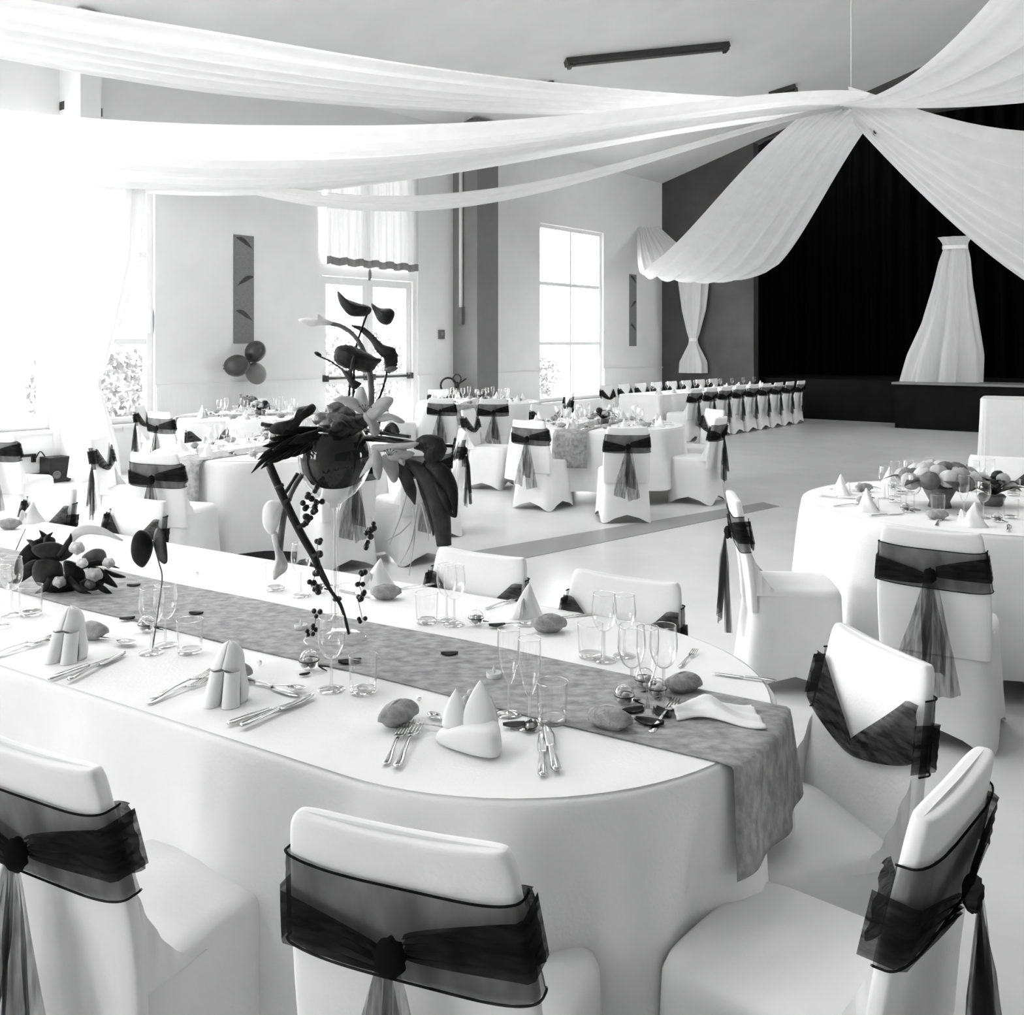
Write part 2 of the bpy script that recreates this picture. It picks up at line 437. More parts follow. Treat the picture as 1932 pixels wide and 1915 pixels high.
struct(wbox(MB(), SEND + .25, SEND + 5.5, 1.5, 12.2, 7.4, 7.6).build('stage_ceiling', 'stage_front', smooth=False))
struct(wbox(MB(), SEND + 5.5, SEND + 5.7, 1.5, 12.2, 0, 7.4).build('wall_stage_rear', 'stage_front', smooth=False))
struct(wbox(MB(), SEND + .25, SEND + 5.7, 1.3, 1.5, 0, 7.6).build('wall_stage_left', 'stage_front', smooth=False))
struct(wbox(MB(), SEND + .25, SEND + 5.7, 12.2, 12.4, 0, 7.6).build('wall_stage_right', 'stage_front', smooth=False))
# ------------------------------------------------------------------ columns on the window wall
def column(s0, s1, p, mt, label):
    o = struct(wbox(MB(), s0, s1, .001, p, 0, EAVE + .1).build('trim_column', mt, smooth=False), label)
    return o
column(.07, .32, .5, 'wall_paint', 'white pier beside the leftmost window')
column(7.03, 7.60, .56, 'column_light', 'dark grey pier between the door and the far window')
# ------------------------------------------------------------------ windows
def window(idx, s0, s1, z0, z1, bars, mull, label, fw=.07):
    root = bpy.data.objects.new('window_%d' % idx, None); COL.objects.link(root); struct(root, label)
    f = MB()
    wbox(f, s0, s0 + fw, -.16, -.06, z0, z1); wbox(f, s1 - fw, s1, -.16, -.06, z0, z1)
    wbox(f, s0 + fw, s1 - fw, -.16, -.06, z0, z0 + fw); wbox(f, s0 + fw, s1 - fw, -.16, -.06, z1 - fw, z1)
    f.build('window_frame', 'frame_white', root, False)
    for z in bars: wbox(MB(), s0 + fw, s1 - fw, -.15, -.07, z - .035, z + .035).build('window_rail', 'frame_white', root, False)
    zz = [z0 + fw] + [x for z in bars for x in (z - .035, z + .035)] + [z1 - fw]
    ss = [s0 + fw] + [x for q in mull for x in (q - .03, q + .03)] + [s1 - fw]
    for i in range(0, len(zz), 2):
        for q in mull: wbox(MB(), q - .03, q + .03, -.15, -.07, zz[i], zz[i + 1]).build('window_mullion', 'frame_white', root, False)
        for j in range(0, len(ss), 2):
            wbox(MB(), ss[j], ss[j + 1], -.115, -.109, zz[i], zz[i + 1]).build('pane', 'pane', root, False)
    wbox(MB(), s0 - .03, s1 + .03, -.06, .05, z0 - .04, z0).build('window_sill', 'frame_white', root, False)
    light_portal((s0 + s1) / 2, (z0 + z1) / 2, s1 - s0, z1 - z0)
    return root
n = 1
for (a, b, z0, z1) in OPEN[:2]:
    window(n, a, b, z0, z1, (1.62, 2.8), ((a + b) / 2,), 'added unseen tall window further along the window wall'); n += 1
window(3, *OPEN[2], (1.64, 2.8), (), 'tall bright window at the left edge', .10)
w7 = window(4, *OPEN[3], (1.64, 2.75), (), 'narrow glazed window beside the tied white curtain', .08)
wbox(MB(), 1.255, 1.29, -.06, -.02, 1.75, 2.05).build('window_handle', 'frame_white', w7, False)
window(5, *OPEN[5], (1.62, 2.82), (10.72,), 'far window of six panes near the stage', .08)
# double door with transom
a, b, z0, z1 = OPEN[4]
dr = bpy.data.objects.new('door_1', None); COL.objects.link(dr); struct(dr, 'glazed double door with push bars under a transom window')
f = MB()
wbox(f, a, a + .1, -.18, -.02, 0, z1); wbox(f, b - .1, b, -.18, -.02, 0, z1); wbox(f, a + .1, b - .1, -.18, -.02, z1 - .1, z1); wbox(f, a + .1, b - .1, -.18, -.02, 2.66, 2.84)
f.build('door_frame', 'frame_white', dr, False)
mid = (a + b) / 2
for (p0, p1, sg) in ((a + .105, mid - .005, 1), (mid + .005, b - .105, -1)):
    l = MB()
    wbox(l, p0, p0 + .11, -.14, -.07, .02, 2.65); wbox(l, p1 - .11, p1, -.14, -.07, .02, 2.65)
    for (q0, q1) in ((.02, .22), (.98, 1.12), (2.53, 2.65)): wbox(l, p0 + .11, p1 - .11, -.14, -.07, q0, q1)
    lf = l.build('door_leaf', 'frame_white', dr, False)
    wbox(MB(), p0 + .11, p1 - .11, -.11, -.104, .22, .98).build('pane', 'pane', lf, False)
    wbox(MB(), p0 + .11, p1 - .11, -.11, -.104, 1.12, 2.53).build('pane', 'pane', lf, False)
    pb = MB(); pb.tube([W(p0 + .03, -.005, 1.08), W(p1 - .03, -.005, 1.08)], .022, 10); wbox(pb, p0 + .02, p0 + .09, -.069, .02, 1.03, 1.13); wbox(pb, p1 - .09, p1 - .02, -.069, .02, 1.03, 1.13)
    pb.build('push_bar', 'skirting', lf)
MB().ell(W(mid, -.03, 2.72), (.035, .035, .10), 10, 8).build('door_closer', 'grey_plastic', dr)
for (p0, p1) in ((a + .1, mid - .04), (mid + .04, b - .1)):
    wbox(MB(), p0, p1, -.115, -.109, 2.84, z1 - .1).build('pane', 'pane', dr, False)
wbox(MB(), mid - .04, mid + .04, -.17, -.05, 2.84, z1 - .1).build('window_mullion', 'frame_white', dr, False)
light_portal(mid, z1 / 2, b - a, z1)
# pleated voile blind across the transom
vb = thing('transom_curtain', 'sheer pleated curtain with a grey hem hanging over the transom window', 'curtain', W(mid, .05, 2.84), 0)
og = vb.location
g = MB(og); g.grid(lambda u, v: W(a + .12 + (b - a - .16) * u, .05 + .022 * math.sin(u * 75) + .008 * math.sin(u * 190), 2.93 + (4.85 - 2.93) * v), 120, 5).build('voile', 'blind_voile', vb)
g = MB(og); g.grid(lambda u, v: W(a + .12 + (b - a - .16) * u, .054 + .022 * math.sin(u * 75) + .008 * math.sin(u * 190), 2.82 + .012 * math.sin(u * 40) + .12 * v), 120, 3).build('hem', 'curtain_hem', vb, solid=.006)
g = MB(og); g.tube([W(a - .02, .05, 4.86), W(b + .02, .05, 4.86)], .014, 8).build('rail', 'grey_plastic', vb)
# ------------------------------------------------------------------ outside
struct(wbox(MB(), -30, 40, -40, -.26, -.25, -.05).build('ground_outside', 'ground_out', smooth=False), 'bright ground outside the windows')
def shrub(s, t, h, wd, label, seed):
    r = random.Random(seed); m_ = MB(W(s, t, 0))
    base = W(s, t, 0)
    for i in range(900):
        th, ph = r.uniform(0, 2 * PI), math.acos(r.uniform(-1, 1)); k = r.uniform(.55, 1)
        c_ = base + Vector((math.cos(th) * math.sin(ph) * wd * k, math.sin(th) * math.sin(ph) * wd * k, h / 2 + math.cos(ph) * h / 2 * k))
        a_ = Vector((r.gauss(0, 1), r.gauss(0, 1), r.gauss(0, 1))).normalized(); b_ = a_.orthogonal().normalized()
        l = r.uniform(.05, .10); bb = len(m_.v)
        m_.v += [c_ - a_ * l, c_ + b_ * l * .45, c_ + a_ * l, c_ - b_ * l * .45]; m_.f.append((bb, bb + 1, bb + 2, bb + 3))
    root = thing('garden_shrub', label, 'shrub', base, 0, 'shrubs outside the windows')
    m_.build('foliage', 'shrub', root, False)
    st = MB(base)
    for q in range(4): st.tube([base + Vector((0, 0, -.05)), base + Vector((r.uniform(-.2, .2), r.uniform(-.2, .2), h * .45)), base + Vector((r.uniform(-.5, .5) * wd, r.uniform(-.5, .5) * wd, h * .8))], [.03, .02, .008], 6)
    st.build('branches', 'leaf_grey', root)
shrub(-1.3, -3.2, 2.0, 1.3, 'leafy shrub outside the leftmost window', 3)
shrub(2.2, -3.0, 1.7, 1.1, 'leafy shrub outside the narrow window beside the tied curtain', 4)
shrub(10.2, -2.6, 1.9, 1.2, 'taller leafy shrub outside the left half of the far window', 5)
shrub(13.2, -3.4, 1.5, 1.1, 'lower leafy shrub outside the right half of the far window', 6)
shrub(9.2, -5.0, 2.0, 1.3, 'leafy shrub outside the glazed double door', 8)
# ------------------------------------------------------------------ wall fittings
def poster(x0, x1, y0, y1, label):
    s0, zt = wall_px(x0, y0); s1, zt2 = wall_px(x1, y0); _, zb = wall_px((x0 + x1) / 2, y1)
    r = thing('wall_banner', label, 'banner', W((s0 + s1) / 2, .02, zb))
    wbox(MB(r.location), s0, s1, .004, .014, zb, zt).build('panel', 'poster', r, False)
    h = zt - zb; wd = s1 - s0
    for k, fz in enumerate((.97, .62, .30)):
        g = MB(r.location); sg = -1 if k == 1 else 1
        def fn(u, v, fz=fz, sg=sg):
            x = u if sg > 0 else 1 - u
            zz = zt - h * (1 - fz) - .10 * h * u ** 1.8 - (v - .5) * .05 * h * math.sin(PI * min(1, u + .05)) 
            return W(s0 + wd * (.12 + .85 * x), .017, zz)
        g.grid(fn, 12, 3).build('swoosh', 'poster_mark', r)
poster(440, 478, 442, 648, 'tall grey script banner above the balloons')
poster(1187, 1200, 517, 653, 'narrow dark banner on the wall beside the stage corner')
def balloon(x, y, rp, Y, mt, label, dirn=0):
    c_ = pt(x, y, Y); r = rp / F * Y
    o = thing('balloon', label, 'balloon', c_)
    rot = Matrix.Rotation(dirn, 3, 'Y')
    MB().ell((0, 0, 0), (r, r, r * 1.1), 20, 14, rot, lambda d: 1 if d.z > 0 else 1 + .06 * d.z * d.z).build('skin', mt, o)
    k = rot @ Vector((0, 0, -r * 1.16)); MB().lathe([(.001, .0), (.018, -.02), (.004, .02), (.02, .04)], 8, k).build('knot', mt, o)
s_, _ = wall_px(470, 680); Yb = W(s_, .28, 0).y
balloon(482, 663, 19, Yb - .05, 'balloon_dark', 'upper dark balloon just under the script banner', .6)
balloon(447, 690, 21, Yb - .34, 'balloon_dark', 'lower left dark balloon of the wall cluster', 1.4)
balloon(483, 705, 19, Yb, 'balloon_light', 'pale balloon at the bottom of the wall cluster', 2.6)
# thermostat, conduit with box, extinguisher
s_, z_ = wall_px(831, 631); th = tag(wbox(MB(), s_ - .06, s_ + .06, 0, .05, z_ - .08, z_ + .08).build('thermostat', 'grey_plastic', smooth=False), 'small grey control box on the wall right of the door', 'control box')
wbox(MB(), s_ - .03, s_ + .03, .05, .055, z_ - .02, z_ + .04).build('display', 'balloon_light', th, False)
cd = thing('cable_conduit', 'white cable conduit ending in a switch box on the grey pier', 'conduit', W(7.0, .3, 1.9))
MB(cd.location).tube([W(6.99, .22, 5.35), W(6.99, .22, 2.2)], .035, 8).build('pipe', 'conduit', cd)
wbox(MB(cd.location), 6.95, 7.029, .17, .27, 1.95, 2.25).build('switch_box', 'grey_plastic', cd, False)
ex = thing('fire_extinguisher', 'dark fire extinguisher with a looped hose at the foot of the grey pier', 'extinguisher', W(6.75, .35, 0))
lo = ex.location
MB(lo).lathe([(.001, .25), (.075, .26), (.08, .3), (.08, .72), (.06, .80), (.03, .83), (.03, .86), (.001, .86)], 16, lo).build('cylinder', 'balloon_dark', ex)
MB(lo).lathe([(.001, .86), (.04, .86), (.045, .92), (.02, .96), (.001, .96)], 12, lo).build('valve', 'black_plastic', ex)
MB(lo).tube([lo + Vector((.02, 0, .92)), lo + Vector((.16, -.03, 1.02))], .014, 8).build('lever', 'black_plastic', ex)
MB(lo).tube([lo + Vector((-.02 + -.13 * (1 - math.cos(t)), -.03, .90 + .13 * math.sin(t))) for t in [k * 2 * PI / 20 for k in range(19)]], .018, 8).build('hose', 'black_plastic', ex)
MB(lo).tube([lo + Vector((0, -.05, .93)) + Vector((.07 * math.cos(t), 0, .08 + .08 * math.sin(t))) for t in [k * 2 * PI / 16 for k in range(17)]], .012, 8).build('carry_ring', 'black_plastic', ex)
wbox(MB(lo), 6.68, 6.82, .002, .28, .24, .262).build('wall_bracket', 'black_plastic', ex, False)
# black floor speaker, wall socket and its cable
sp = thing('floor_speaker', 'small black floor speaker on the floor beside the white pier', 'speaker', on_z(105, 908, 0), WANG)
MB().box((0, 0, .15), (.26, .24, .28)).build('cabinet', 'black_plastic', sp, False)
MB().lathe([(.001, 0), (.045, .0), (.05, .012), (.03, .004)], 16).build('cone_ring', 'grey_plastic', sp).matrix_local = Matrix.Translation((-.05, -.122, .09)) @ Matrix.Rotation(PI / 2, 4, 'X')
MB().box((.02, 0, .295), (.10, .04, .012)).build('handle', 'grey_plastic', sp, False)
for x in (-.1, .1):
    for y in (-.09, .09): MB().lathe([(.001, 0), (.015, 0), (.013, .012), (.001, .012)], 8, (x, y, 0)).build('foot', 'black_plastic', sp)
s_, z_ = wall_px(45, 862); wbx = thing('wall_socket', 'dark bracket of the wall socket under the leftmost window', 'socket', W(s_, .05, z_))
wbox(MB(wbx.location), s_ - .12, s_ + .12, .0, .05, z_ - .0, z_ + .03).build('plate', 'black_plastic', wbx, False)
for d in (-.10, .10): wbox(MB(wbx.location), s_ + d - .02, s_ + d + .02, 0, .04, z_ - .07, z_ - .001).build('prong', 'black_plastic', wbx, False)
cb = MB(); cb.tube(smooth_path([W(s_ + .1, .07, z_ - .02), W(s_ + .16, .09, .35), W(s_ + .25, .12, .12), sp.location + Vector((-.18, -.1, .03))], 16), .008, 6)
tag(cb.build('power_cable', 'black_plastic'), 'thin black cable running from the socket to the floor speaker', 'cable')
# ------------------------------------------------------------------ ceiling lamps
def ceil_pt(x, y):
    # pixel ray against the sloping ceiling plane
    d = Vector(((x - 966) / F, 1, -(y - HZ) / F)); o = Vector((0, 0, EYE))
    # z = EAVE + SLOPE * TD.(p - P0)
    return o + d * ((EAVE + SLOPE * (TD.dot(o - P0)) - EYE) / (d.z - SLOPE * TD.dot(d)))
def lamp(x0, y0, x1, y1, label, wd=.16, ends=True):
    A, B = ceil_pt(x0, y0), ceil_pt(x1, y1); c_ = (A + B) / 2; d = (B - A); L = d.length; d.normalize()
    up = Vector((-TD.x * SLOPE, -TD.y * SLOPE, 1)).normalized(); sd = up.cross(d).normalized()
    mt = Matrix((d, sd, up)).transposed()
    r = thing('ceiling_lamp', label, 'ceiling lamp', c_, 0, 'switched-off ceiling lamps')
    MB(c_).box(c_ - up * .05, (L, wd, .09), mt).build('housing', 'lamp_body', r, False)
    MB(c_).tube([c_ - up * .11 - d * L * .46, c_ - up * .11 + d * L * .46], .02, 8).build('tube', 'grey_plastic', r)
    for k in (-1, 1): MB(c_).box(c_ - up * .11 + d * k * L * .48, (.06, wd * .9, .06), mt).build('end_cap', 'lamp_body', r, False)
lamp(1066, 113, 1372, 82, 'long dark unlit tube lamp on the ceiling')
lamp(1000, 160, 1042, 156, 'short unlit lamp on the ceiling left of the long tube lamp')
lamp(1450, 176, 1500, 160, 'short unlit lamp on the ceiling beside the drape hub')
s_, z_ = wall_px(148, 208); sA, _ = wall_px(112, 208); sB, _ = wall_px(184, 208)
wl_ = thing('wall_lamp', 'small dark fitting high on the wall above the left drape', 'wall lamp', W(s_, .08, z_))
wbox(MB(wl_.location), sA, sB, .0, .12, z_ - .05, z_ + .05).build('housing', 'lamp_body', wl_, False)
wbox(MB(wl_.location), sA + .05, sB - .05, .02, .10, z_ - .07, z_ - .051).build('diffuser', 'grey_plastic', wl_, False)
# ------------------------------------------------------------------ ceiling drapes
HUB = pt(1606, 200, 13.0)
def swag(A, B, sag, w0, wm, w1, label, folds=7, cross=.10, peak=.5, tilt=0.0, lat=0.0, grow=.9):
    A, B = Vector(A), Vector(B); d = (B - A); d.z = 0; d.normalize(); sd = Vector((0, 0, 1)).cross(d)
    ph = R.uniform(0, 6)
    def fn(u, v):
        p = A.lerp(B, u); k = math.sin(PI * u ** (math.log(.5) / math.log(peak)))
        wdt = (w0 + (wm - w0) * min(1, u / .55) ** grow) if u < .55 else (wm + (w1 - wm) * ((u - .55) / .45) ** 1.3)
        x = v - .5
        p = p + sd * (wdt * x + lat * k)
        p.z -= sag * k + cross * wdt * (1 - 4 * x * x) * .5 - tilt * wdt * x
        p.z += .028 * wdt ** .5 * math.sin(2 * PI * folds * v + ph + 1.3 * u) * (.5 + .5 * k) + .012 * math.sin(2 * PI * folds * 2.3 * v + ph)
        return p
    g = MB(); g.grid(fn, 40, 64)
    return tag(g.build('ceiling_drape', 'voile'), label, 'drape', 'white ceiling drapes gathered at the hub')
swag(HUB, W(-5.0, .3, 4.2), 1.10, .5, 4.1, 1.7, 'broad white ceiling drape sweeping to the left edge above the windows', 10, .02, .6, -.02, .10, .45)
swag(HUB, W(.25, .65, 3.95), .95, .25, 1.1, .5, 'slim white ceiling drape dipping in front of the transom window', 5, .06, .6)
swag(HUB, (-9.0, 6.2, 4.9), .55, .3, 2.0, 1.2, 'upper white ceiling drape crossing the top left corner', 6, .06)
swag(HUB, W(13.5, .12, 4.3), 1.55, .95, 2.5, .5, 'wide white ceiling drape drooping towards the stage corner', 6, .10, .62)
swag(HUB, (6.0, 2.5, 5.6), 1.0, .4, 3.6, 3.0, 'white ceiling drape rising from the hub to the top right corner', 7, .06)
swag(HUB, (11.0, 9.6, 5.6), 2.3, .5, 3.4, 2.4, 'white ceiling drape hanging low at the right edge', 8, .06, .5, -.75)
hb = thing('drape_hub', 'small ring where the ceiling drapes meet, hung on a cord', 'hub', HUB)
tH = TD.dot(HUB - P0)
MB(HUB).tube([HUB, Vector((HUB.x, HUB.y, ceil_z(tH)))], .008, 6).build('cord', 'conduit', hb)
MB(HUB).lathe([(.26, -.02), (.29, .02), (.26, .06), (.23, .02), (.26, -.02)], 24, HUB).build('ring', 'grey_plastic', hb)
MB(HUB).ell(HUB + Vector((.35, 0, -.32)), (.07, .07, .09), 10, 8).build('weight', 'lamp_body', hb)
def tied(c_, prof, label, tie_z, ang=0, folds=9, skew=None, flat=.45):
    c_ = Vector(c_); r = thing('tied_curtain', label, 'curtain', c_)
    z0, z1 = prof[0][0], prof[-1][0]; ca, sa = math.cos(ang), math.sin(ang)
    def fn(u, v):
        z = z0 + (z1 - z0) * u; hw = lerp(prof, z); th = 2 * PI * v
        rp = 1 + .16 * math.sin(folds * th + 2 * u) + .07 * math.sin(folds * 2.2 * th)
        x = hw * math.cos(th) * rp + (lerp(skew, z) if skew else 0); y = hw * flat * math.sin(th) * rp
        return Vector((c_.x + x * ca - y * sa, c_.y + x * sa + y * ca, z))
    g = MB(c_); g.grid(fn, 48, 72, False, True).build('curtain', 'voile_curtain', r)
    hw = lerp(prof, tie_z)
    sx = lerp(skew, tie_z) if skew else 0
    g = MB(c_); g.grid(lambda u, v: Vector((c_.x + (hw * 1.25 * math.cos(2 * PI * v) + sx) * ca - hw * flat * 1.5 * math.sin(2 * PI * v) * sa, c_.y + (hw * 1.25 * math.cos(2 * PI * v) + sx) * sa + hw * flat * 1.5 * math.sin(2 * PI * v) * ca, tie_z + (u - .5) * .07)), 4, 24, False, True).build('tie_band', 'frame_white', r)
    return r
c1 = pt(178, 720, 10.7)
tied((c1.x, c1.y, .12), [(.12, .24), (.5, .20), (.9, .11), (1.12, .055), (1.19, .05), (1.3, .09), (1.8, .22), (2.6, .40), (3.5, .47), (4.0, .45)], 'tall white curtain tied at the waist in front of the white pier', 1.17, WANG * .3)
c2 = W(SEND - .35, .75, 0); c2 = Vector((pt(1308, 640, c2.y).x, c2.y, 0))
tied((c2.x, c2.y, .95), [(.95, .28), (1.2, .27), (1.6, .10), (1.72, .08), (1.85, .12), (2.4, .24), (3.0, .30), (3.5, .32)], 'small white curtain tied at the waist by the dark corner of the stage wall', 1.71, -.4, 6)
c3 = W(SEND - .45, 6.4, .88)
c3 = Vector((pt(1800, 600, c3.y).x, c3.y, .885))
tied(c3, [(.885, .62), (1.4, .56), (2.0, .42), (2.7, .30), (3.2, .24), (3.45, .18), (3.55, .2), (3.65, .26)], 'flared white curtain standing on the right side of the stage apron', 3.45, -.4, 8, [(.885, -.22), (2, -.08), (3.4, .02), (3.9, 0)])
# ------------------------------------------------------------------ covered chairs (local +Y is the sitter's front)
def sup(hx, y0, y1, th, n=5.0):
    c_, s_ = math.cos(th), math.sin(th)
    x = hx * math.copysign(abs(c_) ** (2 / n), c_); y = (y1 - y0) / 2 * math.copysign(abs(s_) ** (2 / n), s_)
    return x, (y0 + y1) / 2 + y
NS = 56
BACK_W = [(.30, .205), (.46, .212), (.60, .213), (.70, .204), (.80, .192), (.84, .188), (.856, .184), (.866, .177)]
BACK_Y = [(.30, -.205), (.46, -.215), (.60, -.232), (.87, -.285)]
def back_sec(z, off, th):
    return sup(lerp(BACK_W, z) + off, lerp(BACK_Y, z) - .024 - off, lerp(BACK_Y, z) + .024 + off, th, 4.0)
ZTOP, ZB = .795, .635
def make_chair():
    r = thing('covered_chair', '', 'chair', (0, 0, 0), 0)
    # seat and skirt of the stretch cover
    L = []
    for z in (0, .02, .06, .14, .25, .36, .43, .452, .462):
        k = z / .462; hx = .238 + (.208 - .238) * min(1, k * 1.15); y0 = -.275 + .06 * k; y1 = .215 - .02 * k
        ins = 0 if z < .44 else (.008 if z < .46 else .022)
        loop = []
        for i in range(NS):
            th = 2 * PI * i / NS; cr = abs(math.sin(2 * th)) ** .6
            x, y = sup(hx - ins, y0 + ins, y1 - ins, th, 6)
            q = 1 - (1 - cr) * .055 * (1 - k)
            loop.append((x * q, y * q, z + (.075 * (1 - cr) * (1 - k) ** 3 + .004)))
        L.append(loop)
    for sc in (.8, .4, .05): L.append([(p[0] * sc, (p[1] - .02) * sc + .02, .466 + .006 * (1 - sc)) for p in L[8]])
    MB().loops(L, False, True).build('seat_cover', 'cover', r)
    # back
    L = []
    for z in (.36, .42, .48, .56, .64, .72, .79, .83, .85, .862):
        L.append([back_sec(z, 0, 2 * PI * i / NS) + (z - .008 * (1 - abs(math.cos(2 * PI * i / NS))) * max(0, (z - .7) / .16),) for i in range(NS)])
    top = L[-1]
    for sc, dz in ((.93, .006), (.6, .007), (.05, .007)):
        L.append([(p[0] * (1 - (1 - sc) * (.35 if sc > .9 else .08)), lerp(BACK_Y, .866) + (p[1] - lerp(BACK_Y, .866)) * sc, p[2] + dz) for p in top])
    MB().loops(L, False, True).build('back_cover', 'cover', r)
    # stretched web between back and seat on both sides
    for sg in (-1, 1):
        g = MB()
        def web(u, v, sg=sg):
            z = .44 + .19 * (1 - u) ** 2 * (1 - .0 * v); y = -.22 + .16 * u
            return (sg * (.208 - .012 * v + .004 * math.sin(u * 28) * v), y, .44 + (z - .44) * v)
        g.grid(web, 22, 6).build('cover_fold', 'cover', r)
    # organza band round the back
    g = MB()
    def band(u, v):
        z = ZB + (ZTOP - ZB) * u; th = PI * .93 + PI * 1.14 * v
        x, y = back_sec(z, .006 + .002 * math.sin(v * 60 + u * 9), th)
        return (x, y, z + .006 * math.sin(th * 2 + 1))
    g.grid(band, 8, NS)
    b = g.build('sash_band', 'organza', r)
    for zz in (ZB, ZTOP):
        MB().tube([back_sec(zz, .008, PI * .93 + PI * 1.14 * i / NS) + (zz + .006 * math.sin(2 * (PI * .93 + PI * 1.14 * i / NS) + 1),) for i in range(NS + 1)], .0022, 5, False).build('sash_edge', 'organza_gather', b)
    # gathers running to the knot behind, and dipping across the front
    kz = .690
    for sg in (-1, 1):
        g = MB()
        def gat(u, v, sg=sg):
            x = sg * (.222 - .200 * u); hz = .052 * (1 - u) ** .8 + .020 * u; cz = (ZTOP + ZB) / 2 + .016 * sg + (kz - (ZTOP + ZB) / 2) * u
            z = cz + (v - .5) * 2 * hz
            yb = lerp(BACK_Y, z) - .034 - .018 * u ** 2 - .006 * math.sin(v * 26 + 3 * u) * u
            w_ = max(0, (u - .12) / .88); x = sg * ((lerp(BACK_W, z) + .009) * (1 - w_) + .02 * w_)
            if u < .12: x = sg * (lerp(BACK_W, z) + .009); yb = lerp(BACK_Y, z) + .04 - .074 * (u / .12)
            return (x, yb, z)
        g.grid(gat, 20, 26).build('sash_gather', 'organza_gather', r)
        g = MB()
        def gatf(u, v, sg=sg):
            x = sg * .212 * (1 - u); hz = .062 * (1 - u) ** .8 + .018
            z = min(.792, .750 - .125 * u ** .85 + (v - .5) * 2 * hz)
            y = lerp(BACK_Y, z) + .034 + .006 * u + .003 * math.sin(v * 22)
            x = sg * (lerp(BACK_W, z) + .005) * (1 - u)
            return (x, y, z)
        g.grid(gatf, 16, 14).build('sash_front', 'organza_gather', r)
    MB().ell((0, lerp(BACK_Y, kz) - .062, kz), (.026, .016, .030), 16, 12, None, lambda d: 1 + .10 * math.sin(9 * math.atan2(d.z, d.x))).build('sash_knot', 'organza_gather', r)
    for (dx, Ln, wd, ph, lean) in ((-.075, .44, .10, 0, .02), (.05, .47, .11, 2, -.01), (.015, .36, .085, 4, .03)):
        g = MB()
        def tail(u, v, dx=dx, Ln=Ln, wd=wd, ph=ph, lean=lean):
            ww = .018 + (wd - .018) * min(1, u * 1.5) ** .7
            x = dx * u ** .8 + (v - .5) * ww + .008 * math.sin(5 * u + ph)
            y = lerp(BACK_Y, kz) - .072 - lean * u + .013 * math.sin(v * 2 * PI * 1.6 + ph + 2 * u) * min(1, u * 3)
            return (x, y, kz - Ln * u - (.03 * (v - .5) * (1 if ph != 2 else -1)) * u)
        g.grid(tail, 22, 18).build('sash_tail', 'organza_tail', r)
    return r
chair = Proto(make_chair)
def ang_to(dx, dy): return math.atan2(dy, dx) - PI / 2       # yaw that turns local +Y to (dx, dy)
def chair_back(x, y, dx, dy, label, group=None):
    """put the chair so that the top centre of its back is at (x, y) and it faces (dx, dy)"""
    l = math.hypot(dx, dy); dx, dy = dx / l, dy / l
    return chair((x + dx * .285, y + dy * .285, 0), ang_to(dx, dy), label, group)
AX = Vector((.846, -.533, 0)); BX = Vector((.533, .846, 0))           # long table axis and its cross direction
chair_back(-.172, 1.44, .34, .94, 'white covered chair in the front centre, dark organza bow tied on its back')
chair_back(-.872, 1.725, .46, .89, 'white covered chair at the lower left corner with its bow half out of frame')
chair_back(.745, 1.60, -.75, .66, 'white covered chair at the lower right, seat turned towards the runner end')
chair_back(.905, 2.34, -.94, -.25, 'white covered chair at the rounded table end, behind the hanging runner')
CF = 'chairs on the far side of the long table'
chair_back(.36, 3.02, -BX.x, -BX.y, 'white covered chair across the long table nearest its rounded end', CF)
chair_back(-.108, 3.36, -BX.x, -BX.y, 'white covered chair across the long table just right of the tall vase', CF)
chair_back(-1.77, 4.55, -BX.x, -BX.y, 'white covered chair across the long table behind the leaf butterfly', CF)
chair_back(-2.36, 4.92, -BX.x, -BX.y, 'white covered chair across the long table at the left edge', CF)
# ------------------------------------------------------------------ the long table
TZ = .745
AC, BC, HR = -1.29, 2.057, .643
def ab(a, b, z): p = AX * a + BX * b; return Vector((p.x, p.y, z))
def stadium(off, n_end=40, n_side=60):
    pts = []
    r = HR + off
    for i in range(n_side): pts.append((-6.2 + (AC + 6.2) * i / n_side, BC - r))
    for i in range(n_end + 1):
        th = -PI / 2 + PI * i / n_end; pts.append((AC + r * math.cos(th), BC + r * math.sin(th)))
    for i in range(n_side): pts.append((AC + (-6.2 - AC) * (i + 1) / n_side, BC + r))
    return pts
lt = thing('long_table', 'long banquet table with a rounded end, hidden under its white cloth', 'table', ab(-3, BC, 0))
MB(lt.location).loops([[ab(a, b, .70) for a, b in stadium(-.02)], [ab(a, b, .738) for a, b in stadium(-.02)]], True, True).build('tabletop', 'table_wood', lt, False)
for a in (-1.4, -3.6, -5.8):
    for b in (-.42, .42): MB(lt.location).tube([ab(a, BC + b, 0), ab(a, BC + b, .70)], .025, 8).build('leg', 'table_wood', lt)
g = MB(ab(-3, BC, TZ)); L = []
NP = len(stadium(0))
for z, off, rip in ((TZ, -.012, 0), (TZ - .003, -.003, 0), (TZ - .012, .004, 0), (TZ - .03, .006, .002), (.66, .010, .006), (.55, .016, .012), (.40, .022, .018), (.25, .028, .024), (.10, .034, .028), (.03, .036, .03)):
    loop = []
    P_ = stadium(off); Q_ = stadium(off + 1.0)
    for i, ((a, b), (a2, b2)) in enumerate(zip(P_, Q_)):
        on_end = 1 if 60 <= i <= 101 else 0
        k = rip * ((1.7 if on_end else 1.1) * math.sin(i * (1.15 if on_end else .9) + .4 * math.sin(i * .37)) + .4 * math.sin(i * .31))
        loop.append(ab(a + (a2 - a) * k, b + (b2 - b) * k, z if i < 98 else TZ - (TZ - z) * .33))
    L.append(loop)
g.loops(L)
g.f.append(tuple(range(NP)))
tag(g.build('tablecloth', 'cloth'), 'white floor-length cloth on the long table with the rounded end', 'tablecloth')
